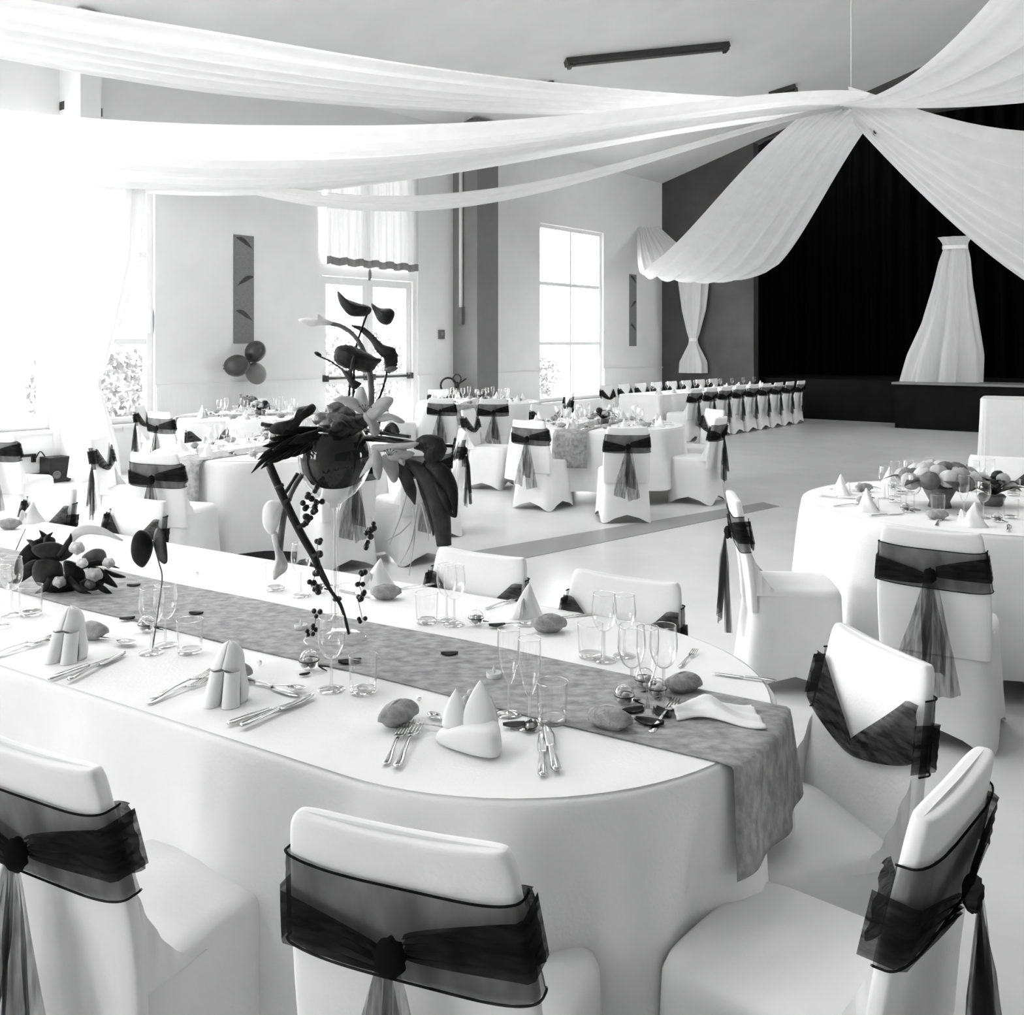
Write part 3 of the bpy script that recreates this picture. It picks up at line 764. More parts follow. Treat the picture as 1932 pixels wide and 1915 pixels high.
# runner
g = MB(ab(-2, BC, TZ))
def run(u, v):
    b = BC - .185 + .37 * v; e = AC + math.sqrt((HR + .012) ** 2 - (b - BC) ** 2)
    tot = 5.4 + .235; d = tot * (u ** .75)
    a = -6.0 + d * ((e + 6.0) / 5.4) if d < 5.4 else e
    w_ = .006 * math.sin(a * 3.1) + .004 * math.sin(a * 7)
    if d < 5.38: return ab(a, b + w_, TZ + .004)
    q = (d - 5.38) / .255
    th = min(1, q * 4) * PI / 2
    fan = 1 + .22 * q
    return ab(e + .012 * math.sin(th) + .015 * q + .008 * q * math.sin(v * 14), BC + (b - BC) * fan + .02 * q, TZ + .004 - .012 * (1 - math.cos(th)) - max(0, q - .25) * .28)
g.grid(run, 150, 22)
tag(g.build('table_runner', 'runner', solid=.0015), 'mottled grey runner along the long table, falling over its rounded end', 'table runner')
# ------------------------------------------------------------------ round tables
def round_cloth(c_, rad, hem, seed, label):
    r = random.Random(seed); p1, p2 = r.uniform(0, 6), r.uniform(0, 6); nf = r.choice((11, 12, 13))
    L = []
    for z, off, rip in ((TZ, -.015, 0), (TZ - .006, 0, 0), (TZ - .02, .006, .002), (.66, .012, .012), (.5, .02, .028), (.3, .03, .042), (hem, .036, .05)):
        L.append([Vector((c_[0] + (rad + off + rip * math.sin(nf * t + p1) + rip * .3 * math.sin(5 * t + p2)) * math.cos(t), c_[1] + (rad + off + rip * math.sin(nf * t + p1) + rip * .3 * math.sin(5 * t + p2)) * math.sin(t), z)) for t in [2 * PI * i / 96 for i in range(96)]])
    g = MB((c_[0], c_[1], TZ)); g.loops(L); g.f.append(tuple(range(96)))
    return tag(g.build('tablecloth', 'cloth'), label, 'tablecloth', 'white round tablecloths')
def round_table(c_, rad, hem, seed, where):
    t = thing('round_table', 'round table under the white cloth ' + where, 'table', (c_[0], c_[1], 0), 0, 'round guest tables')
    MB().lathe([(.001, .70), (rad - .03, .70), (rad - .03, .735), (.001, .735)], 40).build('tabletop', 'table_wood', t, False)
    for k in range(4):
        a = PI / 4 + k * PI / 2; MB().tube([(.55 * rad * math.cos(a), .55 * rad * math.sin(a), 0), (.55 * rad * math.cos(a), .55 * rad * math.sin(a), .70)], .03, 8).build('leg', 'table_wood', t)
    round_cloth(c_, rad, hem, seed, 'white cloth draped over the round table ' + where)
T1, T2, T3, T4, T5 = (-2.0, 7.9), (.93, 10.3), (-.5, 14.4), (-3.1, 11.6), (2.5, 5.12)
N1, N2, N3, N4, N5 = 'behind the tall vase', 'in mid hall', 'by the double door', 'below the balloons', 'at the right edge'
round_table(T1, .92, .08, 1, N1); round_table(T2, .92, .15, 2, N2); round_table(T3, .92, .1, 3, N3); round_table(T4, .92, .1, 4, N4); round_table(T5, .90, .1, 5, N5)
def seat_at(T, x, y, label, group): chair_back(x, y, T[0] - x, T[1] - y, label, group)
G1 = 'chairs at the round table behind the tall vase'
seat_at(T1, -2.42, 6.45, 'white covered chair with a dark bow, left front of the table behind the vase', G1)
seat_at(T1, -1.12, 6.72, 'white covered chair directly behind the tall vase bowl stem', G1)
chair_back(-.60, 6.95, -.62, .78, 'white covered chair in shade right of the tall vase, bow facing the camera', G1)
chair_back(-.42, 8.15, -1, -.15, 'white covered chair seen side on, right of the flower arrangement', G1)
chair_back(-3.28, 7.55, 1, .1, 'white covered chair seen side on below the tied curtain', G1)
seat_at(T1, -2.9, 9.05, 'white covered chair on the far left of the table behind the vase', G1)
seat_at(T1, -1.6, 9.3, 'white covered chair on the far side of the table behind the vase', G1)
G2 = 'chairs at the round table in the middle of the hall'
seat_at(T2, .16, 9.2, 'white covered chair with a pale bow, left front of the middle round table', G2)
seat_at(T2, 1.03, 8.5, 'white covered chair with a dark hanging bow, right front of the middle round table', G2)
seat_at(T2, 2.1, 9.6, 'white covered chair seen side on at the right of the middle round table', G2)
seat_at(T2, 2.3, 10.8, 'white covered chair at the far right of the middle round table', G2)
seat_at(T2, -.5, 10.8, 'white covered chair seen side on at the left of the middle round table', G2)
seat_at(T2, .4, 11.7, 'white covered chair on the far side of the middle round table', G2)
G3 = 'chairs at the round table near the double door'
seat_at(T3, -.97, 13.0, 'white covered chair with a dark bow, left front of the table by the double door', G3)
seat_at(T3, -.25, 12.85, 'white covered chair with a dark bow, right front of the table by the double door', G3)
seat_at(T3, -1.9, 14.0, 'white covered chair seen side on at the left of the table by the double door', G3)
seat_at(T3, -1.2, 15.6, 'white covered chair on the far left of the table by the double door', G3)
seat_at(T3, .9, 14.7, 'white covered chair at the right of the table by the double door', G3)
G4 = 'chairs at the round table below the balloons'
seat_at(T4, -3.85, 10.4, 'white covered chair at the left front of the table below the balloons', G4)
seat_at(T4, -4.5, 11.5, 'white covered chair seen side on just below the narrow window', G4)
seat_at(T4, -3.5, 12.95, 'white covered chair on the far left of the table below the balloons', G4)
seat_at(T4, -2.3, 12.8, 'white covered chair on the far right of the table below the balloons', G4)
seat_at(T4, -1.75, 11.2, 'white covered chair on the right of the table below the balloons', G4)
G5 = 'chairs at the round table at the right edge'
chair_back(1.07, 4.62, 1, -.12, 'white covered chair seen side on, bow trailing over its back, by the right edge table')
seat_at(T5, 1.66, 3.78, 'white covered chair with its dark bow facing us before the right edge table', G5)
seat_at(T5, 2.52, 3.75, 'white covered chair cut off by the right edge of the picture', G5)
seat_at(T5, 3.2, 6.25, 'white covered chair with a bow on the far side of the right edge table', G5)
chair_back(-4.28, 7.9, .25, 1, 'white covered chair at the far left edge under the leftmost window')
# ------------------------------------------------------------------ head table with its row of chairs
HC = Vector((3.0, 16.0, 0)); HD = SD
hs0, hs1 = 0.0, 4.6
def hp(a, b, z): p = HC + HD * a - TD * b; return Vector((p.x, p.y, z))
ht = thing('head_table', 'long narrow head table under white cloth beside the stage', 'table', hp(2.2, .75, 0))
def hbox(mb, a0, a1, b0, b1, z0, z1):
    bb = len(mb.v)
    for a in (a0, a1):
        for b in (b0, b1):
            for z in (z0, z1): mb.v.append(hp(a, b, z))
    for q in ((0, 1, 3, 2), (4, 6, 7, 5), (0, 4, 5, 1), (2, 3, 7, 6), (0, 2, 6, 4), (1, 5, 7, 3)): mb.f.append(tuple(bb + i for i in q))
    return mb
hbox(MB(ht.location), -.3, 4.9, .42, 1.18, .70, .735).build('tabletop', 'table_wood', ht, False)
for a in (-.1, 2.3, 4.7):
    for b in (.5, 1.1): MB(ht.location).tube([hp(a, b, 0), hp(a, b, .70)], .03, 8).build('leg', 'table_wood', ht)
L = []
def rect(off, rip):
    pts = []; a0, a1, b0, b1 = -.32 - off, 4.92 + off, .40 - off, 1.20 + off
    for (p, q, n_) in (((a0, b0), (a1, b0), 60), ((a1, b0), (a1, b1), 12), ((a1, b1), (a0, b1), 60), ((a0, b1), (a0, b0), 12)):
        for i in range(n_):
            k = i / n_; wv = rip * math.sin(i * 1.4)
            a, b = p[0] + (q[0] - p[0]) * k, p[1] + (q[1] - p[1]) * k
            if p[0] == q[0]: a += wv
            else: b += wv
            pts.append((a, b))
    return pts
for z, off, rip in ((TZ, -.01, 0), (TZ - .01, .003, 0), (.6, .012, .008), (.3, .025, .02), (.04, .035, .028)): L.append([hp(a, b, z) for a, b in rect(off, rip)])
g = MB(hp(2.2, .75, TZ)); g.loops(L); g.f.append(tuple(range(len(L[0]))))
tag(g.build('tablecloth', 'cloth'), 'white cloth on the long head table beside the stage', 'tablecloth')
ROW = ['nearest chair of the row at the head table', 'second chair from the near end of the head table row', 'third chair from the near end of the head table row', 'fourth chair from the near end of the head table row',
       'fifth chair from the near end of the head table row', 'sixth chair from the near end of the head table row', 'seventh chair from the near end of the head table row', 'eighth chair from the near end of the head table row', 'farthest chair of the row at the head table']
for i in range(9):
    p = hp(-.1 + .56 * i, -.16, 0); chair_back(p.x, p.y, -TD.x, -TD.y, 'white covered ' + ROW[i], 'chairs along the head table')
for i in range(8):
    p = hp(.1 + .6 * i, 1.76, 0); chair_back(p.x, p.y, TD.x, TD.y, 'wall side chair of the head table, %s from its near end' % ('first', 'second', 'third', 'fourth', 'fifth', 'sixth', 'seventh', 'eighth')[i], 'chairs on the wall side of the head table')
# white draped side table far right
c5 = pt(1925, 752, 13.2); c5.z = 0
st = thing('side_table', 'square white-draped side table at the far right near the stage', 'table', c5, -.5)
L = []
for z, hw, rp in ((.86, .47, 0), (.85, .485, 0), (.6, .49, .008), (.3, .5, .018), (.02, .51, .025)):
    L.append([tuple(v_ * (1 + rp * math.sin(i * 1.9)) for v_ in sup(hw, -hw, hw, 2 * PI * i / 64, 9)) + (z,) for i in range(64)])
L = [[tuple(q) for q in l] for l in L]
g = MB(); g.loops(L); g.f.append(tuple(range(64))); g.build('cloth', 'cloth', st)
MB().box((0, 0, .83), (.9, .9, .03)).build('tabletop', 'table_wood', st, False)
for x in (-.38, .38):
    for y in (-.38, .38): MB().tube([(x, y, 0), (x, y, .82)], .025, 8).build('leg', 'table_wood', st)
# ------------------------------------------------------------------ tableware
TT = TZ + .001
def make_wine():
    r = thing('wine_glass', '', 'glass')
    MB().lathe([(.004, .078), (.012, .081), (.022, .090), (.030, .106), (.0345, .128), (.0335, .150), (.030, .180)], 24).build('bowl', 'glass', r)
    MB().lathe([(.0042, .079), (.0036, .06), (.0036, .03), (.005, .010)], 12).build('stem', 'thick_glass', r)
    MB().lathe([(.001, .010), (.006, .009), (.02, .004), (.033, .0025), (.034, .001), (.033, 0), (.001, 0)], 24).build('foot', 'thick_glass', r)
    MB().lathe([(.0302, .1795), (.0308, .1805), (.0300, .1815), (.0294, .1805), (.0302, .1795)], 24).build('rim', 'thick_glass', r)
    return r
def make_flute():
    r = thing('champagne_flute', '', 'glass')
    MB().lathe([(.004, .070), (.009, .076), (.017, .095), (.023, .120), (.0262, .150), (.0265, .175), (.0255, .198)], 24).build('bowl', 'glass', r)
    MB().lathe([(.0045, .072), (.0036, .055), (.0036, .03), (.005, .010)], 12).build('stem', 'thick_glass', r)
    MB().lathe([(.001, .010), (.006, .009), (.02, .004), (.031, .0025), (.032, .001), (.031, 0), (.001, 0)], 24).build('foot', 'thick_glass', r)
    MB().lathe([(.0257, .1975), (.0263, .1985), (.0255, .1995), (.0249, .1985), (.0257, .1975)], 24).build('rim', 'thick_glass', r)
    return r
def make_tumbler():
    r = thing('water_tumbler', '', 'glass')
    MB().lathe([(.0315, .004), (.033, .03), (.0355, .092)], 28).build('wall', 'glass', r)
    MB().lathe([(.001, 0), (.030, 0), (.0318, .003), (.0322, .012), (.026, .0135), (.001, .011)], 28).build('base', 'thick_glass', r)
    MB().lathe([(.0355, .0915), (.0362, .0925), (.0355, .0935), (.0348, .0925), (.0355, .0915)], 28).build('rim', 'thick_glass', r)
    return r
wine, flute, tumbler = Proto(make_wine), Proto(make_flute), Proto(make_tumbler)
def put(p, x, y, label, rz=0, group=None, scale=None): return p(on_z(x, y, TT), rz, label, group, scale)
put(wine, 625, 1302, 'wine glass standing in front of the tall vase foot')
put(wine, 568, 1124, 'wine glass on the far side behind the bamboo stick')
put(wine, 857, 1179, 'wine glass beside the tumbler at the right of the tall vase, far side')
put(wine, 843, 1170, 'wine glass half hidden behind its twin, right of the tall vase', scale=.95)
put(wine, 1140, 1246, 'wine glass in front of the right far-side chair, left of a pair')
put(wine, 1178, 1238, 'wine glass in front of the right far-side chair, right of a pair', scale=.93)
put(wine, 1252, 1322, 'wine glass nearest the rounded table end')
put(wine, 1192, 1322, 'wine glass among the sugared almonds near the table end')
put(wine, 22, 1160, 'wine glass at the left edge beside the dark flower arrangement')
put(wine, 0, 1182, 'wine glass cut by the left edge of the picture')
put(wine, 286, 1232, 'wine glass holding the leaf butterfly pick')
put(wine, 312, 1218, 'wine glass just right of the leaf butterfly glass', scale=.96)
put(flute, 960, 1348, 'champagne flute left of the pair behind the folded napkin')
put(flute, 999, 1372, 'champagne flute right of the pair beside the front tumbler')
put(flute, 1222, 1345, 'champagne flute between the almonds and the bread by the table end')
put(tumbler, 520, 1113, 'water tumbler with the drooping calla on the far side')
put(tumbler, 805, 1175, 'water tumbler on the far side right of the tall vase')
put(tumbler, 1114, 1240, 'water tumbler on the far side by the right chair')
put(tumbler, 685, 1307, 'water tumbler beside the wine glass before the vase')
put(tumbler, 1042, 1363, 'water tumbler right of the flutes at the front')
put(tumbler, 358, 1232, 'water tumbler at the left behind the bread roll')
put(tumbler, 58, 1160, 'water tumbler at the left edge before the dark flowers')
# cutlery: local +Y runs from handle end to tip, length about 0.2
def flat(mb, prof, th=.0022):
    L = []
    for (x, y, hw, z) in prof: L.append([(x - hw, y, z), (x - hw * .7, y, z + th), (x + hw * .7, y, z + th), (x + hw, y, z), (x + hw * .6, y, z - th * .4), (x - hw * .6, y, z - th * .4)])
    return mb.loops(L, True, True)
HND = [(0, 0, .004, .003), (0, .008, .0095, .0022), (0, .03, .0085, .003), (0, .07, .005, .007), (0, .11, .0032, .009), (0, .125, .0036, .0085)]
def make_fork():
    r = thing('dinner_fork', '', 'fork')
    flat(MB(), HND).build('handle', 'steel', r)
    flat(MB(), [(0, .124, .0036, .0085), (0, .134, .010, .006), (0, .146, .0125, .0045), (0, .150, .0125, .0045)]).build('neck', 'steel', r)
    for k in range(4): flat(MB(), [((k - 1.5) * .0068, .149, .0022, .0045), ((k - 1.5) * .0068, .175, .0018, .006), ((k - 1.5) * .0066, .2, .001, .0095)]).build('tine', 'steel', r)
    return r
def make_spoon():
    r = thing('dessert_spoon', '', 'spoon')
    flat(MB(), HND).build('handle', 'steel', r)
    MB().grid(lambda u, v: ((v - .5) * .038 * math.sin(PI * min(1, .06 + u * .94)) ** .6, .122 + .062 * u, .009 - .006 * (1 - (2 * v - 1) ** 2) * math.sin(PI * u)), 14, 9).build('bowl', 'steel', r, solid=.0012)
    return r
def make_knife():
    r = thing('table_knife', '', 'knife')
    flat(MB(), [(0, 0, .005, .004), (0, .01, .0095, .004), (0, .05, .008, .005), (0, .095, .0055, .005), (0, .10, .006, .005)], .004).build('handle', 'steel', r)
    flat(MB(), [(0, .10, .005, .004), (.001, .112, .009, .003), (.002, .16, .0105, .003), (.001, .19, .0075, .003), (-.002, .205, .001, .003)], .0012).build('blade', 'steel', r)
    return r
fork, spoon, knife = Proto(make_fork), Proto(make_spoon), Proto(make_knife)
def cut(p, x0, y0, x1, y1, label, dz=.0):
    A, B = on_z(x0, y0, TT + .001 + dz), on_z(x1, y1, TT + .001 + dz); d = B - A
    p(A, ang_to(d.x, d.y), label, None, max(.75, min(1.15, d.length / .2)))
cut(fork, 727, 1446, 764, 1372, 'left of the two forks lying below the cut bread roll')
cut(fork, 748, 1450, 790, 1368, 'right of the two forks lying below the cut bread roll', .003)
cut(knife, 1024, 1468, 1022, 1385, 'broad knife lying right of the folded napkin')
cut(knife, 1050, 1458, 1030, 1372, 'pointed fish knife crossing beside the broad knife', .004)
cut(spoon, 870, 1385, 804, 1345, 'spoon lying behind the folded napkin')
cut(fork, 868, 1378, 802, 1372, 'dark reflecting fork tucked behind the folded napkin', .003)
cut(fork, 278, 1330, 392, 1285, 'front left fork beside the rolled napkin')
cut(fork, 285, 1320, 402, 1270, 'rear left fork beside the rolled napkin', .003)
cut(knife, 430, 1370, 586, 1318, 'left knife below the centre rolled napkin')
cut(knife, 455, 1374, 592, 1312, 'right knife below the centre rolled napkin', .004)
cut(knife, 462, 1284, 566, 1316, 'dessert knife behind the centre rolled napkin')
cut(spoon, 480, 1290, 586, 1306, 'dessert spoon behind the centre rolled napkin', .003)
cut(fork, -20, 1245, 92, 1212, 'fork at the left edge beside the left napkin')
cut(fork, -30, 1238, 100, 1205, 'second fork at the left edge beside the left napkin', .003)
cut(knife, 92, 1285, 258, 1228, 'front knife below the left napkin')
cut(knife, 130, 1286, 262, 1218, 'rear knife below the left napkin', .004)
cut(spoon, 160, 1202, 265, 1222, 'spoon behind the left napkin')
cut(fork, 690, 1098, 640, 1105, 'fork left of the far napkin cone')
cut(fork, 745, 1112, 802, 1106, 'fork right of the far napkin cone')
cut(knife, 640, 1114, 675, 1122, 'knife near the vase stem on the far side')
cut(fork, 915, 1150, 962, 1136, 'fork left of the pale napkin on the far side')
cut(knife, 1040, 1168, 1090, 1162, 'knife right of the pale napkin on the far side')
cut(spoon, 920, 1180, 975, 1180, 'spoon before the pale napkin on the far side')
cut(fork, 1282, 1260, 1310, 1232, 'fork near the rounded end, far side')
cut(knife, 1465, 1288, 1345, 1272, 'knife at the rounded end behind the crumpled napkin')
cut(fork, 1228, 1385, 1275, 1325, 'fork lying on the runner by the table end')
# napkins
def make_rolled():
    r = thing('rolled_napkin', '', 'napkin')
    for sg in (-1, 1):
        g = MB()
        def roll(u, v, sg=sg):
            th = 2 * PI * v; rr = .0185 * (1 - .12 * u) * (1 + .05 * math.sin(3 * th + sg))
            return (sg * (.0215 - .006 * u) + rr * math.cos(th), -.030 + .022 * u + rr * math.sin(th), .068 * u)
        g.grid(roll, 8, 18, False, True).build('roll', 'napkin', r)
    g = MB()
    def hood(u, v):
        a = -.18 * PI + 1.36 * PI * v           # open towards the front below, closed dome above
        z = .125 * u; k = math.sqrt(max(0, 1 - max(0, (u - .45) / .55) ** 2.2))
        if u > .5: a = PI / 2 + (a - PI / 2) * (1 + .47 * min(1, (u - .5) / .08))
        return (.041 * k * math.cos(a) * (1 - .25 * u) + .003 * math.sin(9 * u), .004 + .026 * u - .02 * u * u + .034 * k * math.sin(a) * (1 - .2 * u), z)
    g.grid(hood, 18, 28).build('hood', 'napkin', r, solid=.003)
    return r
def make_mitre():
    r = thing('folded_napkin', '', 'napkin')
    g = MB()     # folded band wrapped into a low wedge
    L = []
    for z, k in ((0, 1), (.012, .99), (.04, .93), (.058, .84)):
        L.append([(x * k, y * k, z + zz * (z / .058)) for x, y, zz in ((-.085, .01, -.035), (-.05, -.03, -.012), (.01, -.062, .0), (.06, -.078, .002), (.075, -.06, .004), (.07, -.01, .008), (.045, .035, .006), (-.02, .045, -.01), (-.07, .035, -.03))])
    g.loops(L, True, True).build('band', 'napkin', r, sub=1)
    for (cx, cy, w_, h, ph) in ((.018, .0, .036, .128, 0), (-.034, .008, .026, .105, .5)):
        g = MB()
        g.grid(lambda u, v: (cx + w_ * math.cos(PI * (.05 + 1.0 * v) + PI) * (1 - u ** 1.9), cy - .024 * math.sin(PI * v) * (1 - u) + .012 * u, .035 + (h - .035) * u), 14, 16).build('peak', 'napkin', r, solid=.004)
        g = MB()
        g.grid(lambda u, v: (cx + w_ * math.cos(PI * v) * (1 - u ** 2.2), cy + .012 + .014 * math.sin(PI * v) * (1 - u), .035 + (h * .97 - .035) * u), 10, 12).build('inner_fold', 'napkin', r, solid=.003)
    return r
def make_cone():
    r = thing('napkin_cone', '', 'napkin')
    MB().grid(lambda u, v: ((.046 * (1 - u) ** .8 * (.75 + .5 * (1 - u)) + .002) * math.cos(2 * PI * v) * (1 + .10 * math.sin(4 * 2 * PI * v + 4 * u)) + .012 * u * u, (.038 * (1 - u) ** .8 * (.75 + .5 * (1 - u)) + .002) * math.sin(2 * PI * v) * (1 + .10 * math.sin(4 * 2 * PI * v + 4 * u)), .098 * u), 14, 32, False, True).build('cone', 'napkin', r)
    MB().grid(lambda u, v: (-.05 + .035 * v + .02 * u, -.03 + .05 * v * u, .005 + .06 * math.sin(PI * v) * (1 - u * .5)), 10, 10).build('flap', 'napkin', r, solid=.003)
    return r
rolled, mitre, ncone = Proto(make_rolled), Proto(make_mitre), Proto(make_cone)
put(rolled, 428, 1322, 'white rolled napkin standing at the centre front of the long table', -.15, None, 1.12)
put(rolled, 128, 1242, 'white rolled napkin standing at the left of the long table', -.15, None, 1.12)
put(mitre, 888, 1406, 'white pointed napkin folded like a mitre between forks and knives', -.15, None, 1.05)
put(ncone, 712, 1106, 'white napkin cone standing on the far side right of the vase stem', 0)
put(ncone, 993, 1160, 'white napkin cone on the far side before the chairs', .6)
put(ncone, 58, 985, 'pale napkin cone on the far side at the left edge', .3)
g = MB(); c_ = on_z(1350, 1352, TT); g.o = c_
g.grid(lambda u, v: c_ + Vector(((u - .5) * .19, (v - .5) * (.08 + .06 * u) + .02 * math.sin(u * 5), .006 + .03 * (.5 + .5 * math.sin(u * 11 + v * 4)) * math.exp(-((u - .35) ** 2 + (v - .6) ** 2) * 9) + .006 * math.sin(v * 9 + u * 4) ** 2)), 30, 22)
tag(g.build('crumpled_napkin', 'napkin', solid=.003), 'crumpled white napkin lying on the runner at the rounded end', 'napkin')
# bread rolls
def make_bread():
    r = thing('bread_roll', '', 'bread')
    def f(d):
        return (1 - .22 * abs(d.x) ** 3) * (1 + .04 * math.sin(7 * d.x + 3 * d.y)) * (1 if d.z > -.2 else .82)
    MB().ell((0, 0, .021), (.066, .033, .028), 24, 16, Matrix.Rotation(PI / 2, 3, 'Y').inverted() @ Matrix.Rotation(PI / 2, 3, 'Y'), f).build('crust', 'bread', r)
    MB().grid(lambda u, v: (-.05 + .1 * u, -.004 + .010 * math.sin(3 * u) + (v - .5) * .008 * math.sin(PI * u), .0485 - .022 * (2 * u - 1) ** 2 + .002 * math.sin(PI * v)), 14, 4).build('split', 'sugared', r, solid=.002)
    return r
bread = Proto(make_bread)
put(bread, 752, 1366, 'plump bread roll above the two forks', 1.0, None, 1.05)
put(bread, 437, 1284, 'bread roll behind the centre rolled napkin', -.35, None, 1.05)
put(bread, 172, 1205, 'bread roll behind the left napkin', -.3)
put(bread, 728, 1130, 'bread roll in front of the far napkin cone', .15)
put(bread, 1036, 1192, 'bread roll in front of the pale far napkin', .2, None, 1.05)
put(bread, 1150, 1375, 'cut piece of bread lying on the runner', -.5)
put(bread, 1290, 1305, 'round bread roll by the wine glass nearest the end', .4, None, .95)
put(bread, 18, 998, 'bread roll on the far side at the left edge', .1)
# favours: clear ball with sugared almonds and a dark ribbon
def make_favour():
    r = thing('almond_favour', '', 'favour')
    MB().ell((0, 0, .024), (.024, .024, .024), 18, 12).build('clear_ball', 'glass', r)
    for k, (x, y, z, mt) in enumerate(((-.009, -.006, .014, 'sugared'), (.009, -.007, .014, 'candy_dark'), (0, .008, .013, 'sugared'), (.001, -.008, .026, 'sugared'), (-.008, .006, .026, 'sugared'))):
        MB().ell((x, y, z), (.010, .007, .007), 10, 8, Matrix.Rotation(k, 3, 'Z')).build('almond', mt, r)
    MB().lathe([(.0242, .0225), (.0250, .024), (.0242, .0255)], 20).build('ribbon', 'leaf_mid', r)
    for sg in (-1, 1): MB().tube([(.024, 0, .01), (.034, sg * .008, .006), (.046, sg * .016, .003)], [.003, .002, .001], 6).build('ribbon_end', 'leaf_dark', r)
    return r
fav = Proto(make_favour)
put(fav, 583, 1264, 'clear almond favour left of the wine glass before the vase', 0, None, 1.1)
put(fav, 276, 1192, 'clear almond favour behind the leaf butterfly glass', .5)
put(fav, 898, 1180, 'clear almond favour on the far side next to the wine glasses', 1)
put(fav, 1178, 1330, 'left clear almond favour by the table end', .2)
put(fav, 1216, 1300, 'middle clear almond favour by the table end', 1.2, None, 1.1)
put(fav, 1240, 1316, 'right clear almond favour by the table end', 2.2)
put(fav, 600, 1118, 'clear almond favour behind the bamboo stick', .7)
# ring-shaped sugared favour behind the mitre napkin
rg = thing('almond_ring', 'arched string of pale sugared almonds behind the pointed napkin', 'favour', on_z(900, 1345, TT))
for k in range(7):
    t = PI * k / 6; MB().ell((-.028 * math.cos(t), 0, .012 + .038 * math.sin(t)), (.011, .009, .009), 10, 8, Matrix.Rotation(t, 3, 'Y')).build('almond', 'sugared' if k % 3 else 'candy_dark', rg)
# tea lights
def make_tea():
    r = thing('tea_light', '', 'candle')
    MB().lathe([(.001, 0), (.019, 0), (.0195, .016), (.0185, .016), (.018, .013), (.001, .013)], 20).build('cup', 'wax', r)
    MB().lathe([(.001, .012), (.0035, .015), (.0045, .020), (.003, .027), (.0005, .036)], 10).build('flame_tip', 'wax', r)
    return r
tea = Proto(make_tea)
put(tea, 568, 1188, 'small white tea light beside the foot of the tall vase')
put(tea, 932, 1280, 'small white tea light beside the champagne flutes')
# loose petals and crystal beads on the cloth
def petal(x, y, rz, label, s=1.0, mt='leaf_dark'):
    o = on_z(x, y, TT + .001); g = MB(o)
    ca, sa = math.cos(rz), math.sin(rz)
    def f(u, v):
        a = (u - .5) * .055 * s; b = (v - .5) * .034 * s * math.sin(PI * min(.97, max(.03, u))) ** .6; z = .002 + .004 * s * (2 * u - 1) ** 2 + .010 * s * abs(2 * v - 1) ** 2 * .6
        return o + Vector((a * ca - b * sa, a * sa + b * ca, z))
    g.grid(f, 12, 7); tag(g.build('loose_petal', mt, solid=.0012), label, 'petal', 'loose dark petals on the table')
petal(848, 1237, .1, 'curled dark petal alone on the runner between vase and flutes', .85)
petal(370, 1160, 0, 'dark petal on the runner above the left tumbler', .8)
petal(240, 1170, .4, 'dark petal at the runner edge left of the butterfly glass', .8)
petal(252, 1107, .2, 'grey petal on the runner below the leaf butterfly', .8, 'leaf_mid')
petal(660, 1253, .3, 'dark petal partly behind the tumbler before the vase', 1.1)
petal(575, 1275, .5, 'tiny dark petal below the almond favour before the vase', .5)
petal(938, 1183, .2, 'dark petal by the spoon on the far side', .9)
petal(1000, 1375, 1.3, 'curled grey petal beside the flute stem', 1.0, 'leaf_mid')
petal(970, 1372, .2, 'grey petal right of the pointed napkin', .9, 'leaf_mid')
petal(1195, 1345, .4, 'dark petal below the almond favours', 1.0)
petal(1250, 1350, 2.0, 'dark petal beside the fork on the runner', 1.1)
petal(1225, 1368, -.4, 'dark leaf scrap by the cut piece of bread', 1.2)
for (x, y, lb) in ((790, 1318, 'clear crystal bead on the cloth above the cut bread roll'), (372, 1082, 'clear crystal bead on the cloth right of the leaf butterfly'), (490, 1250, 'clear crystal bead on the cloth behind the centre napkin')):
    o = on_z(x, y, TT + .0065); tag(MB(o).ell(o, (.0065, .0065, .0065), 8, 6).build('crystal_bead', 'crystal', smooth=False), lb, 'bead', 'crystal beads')

# ------------------------------------------------------------------ flowers
def closed(px, k=4):
    n = len(px); out = []
    for i in range(n):
        a, b, c_, d = [Vector((px[(i + j - 1) % n][0], px[(i + j - 1) % n][1])) for j in range(4)]
        for q in range(k):
            t = q / k; out.append(.5 * (2 * b + (c_ - a) * t + (2 * a - 5 * b + 4 * c_ - d) * t * t + (3 * b - a - 3 * c_ + d) * t ** 3))
    return out
def outline(root, name, px, Y, mt, bulge=.02, tx=0.0, ty=0.0, thick=.0018):
    P_ = closed(px); n = len(P_); cx = sum(p.x for p in P_) / n; cy = sum(p.y for p in P_) / n
    g = MB(root.location); L = []
    for r in (1, .82, .6, .36, .12):
        L.append([pt(cx + (p.x - cx) * r, cy + (p.y - cy) * r, Y + tx * (p.x - cx) * r / 100 + ty * (p.y - cy) * r / 100 - bulge * (1 - r * r)) for p in P_])
    g.loops(L, False, True)
    return g.build(name, mt, root, solid=thick)
def ribbon(root, name, path, wpx, mt, Y0, cup=.3, n=18, thick=.0012):
    P3 = smooth_path([pt(x, y, Y0 + d) for x, y, d in path], n); ws = [(i / (len(wpx) - 1), q) for i, q in enumerate(wpx)]
    g = MB(root.location)
    def f(u, v):
        i = round(u * (n - 1)); p = P3[i]; d = P3[min(i + 1, n - 1)] - P3[max(i - 1, 0)]; d.y = 0
        sd = Vector((d.z, 0, -d.x)).normalized() if d.length > 1e-6 else Vector((1, 0, 0))
        hw = lerp(ws, u) / F * Y0 / 2; x = 2 * v - 1
        return p + sd * hw * x + Vector((0, -cup * hw * (1 - x * x), 0))
    g.grid(f, n, 6); return g.build(name, mt, root, solid=thick)
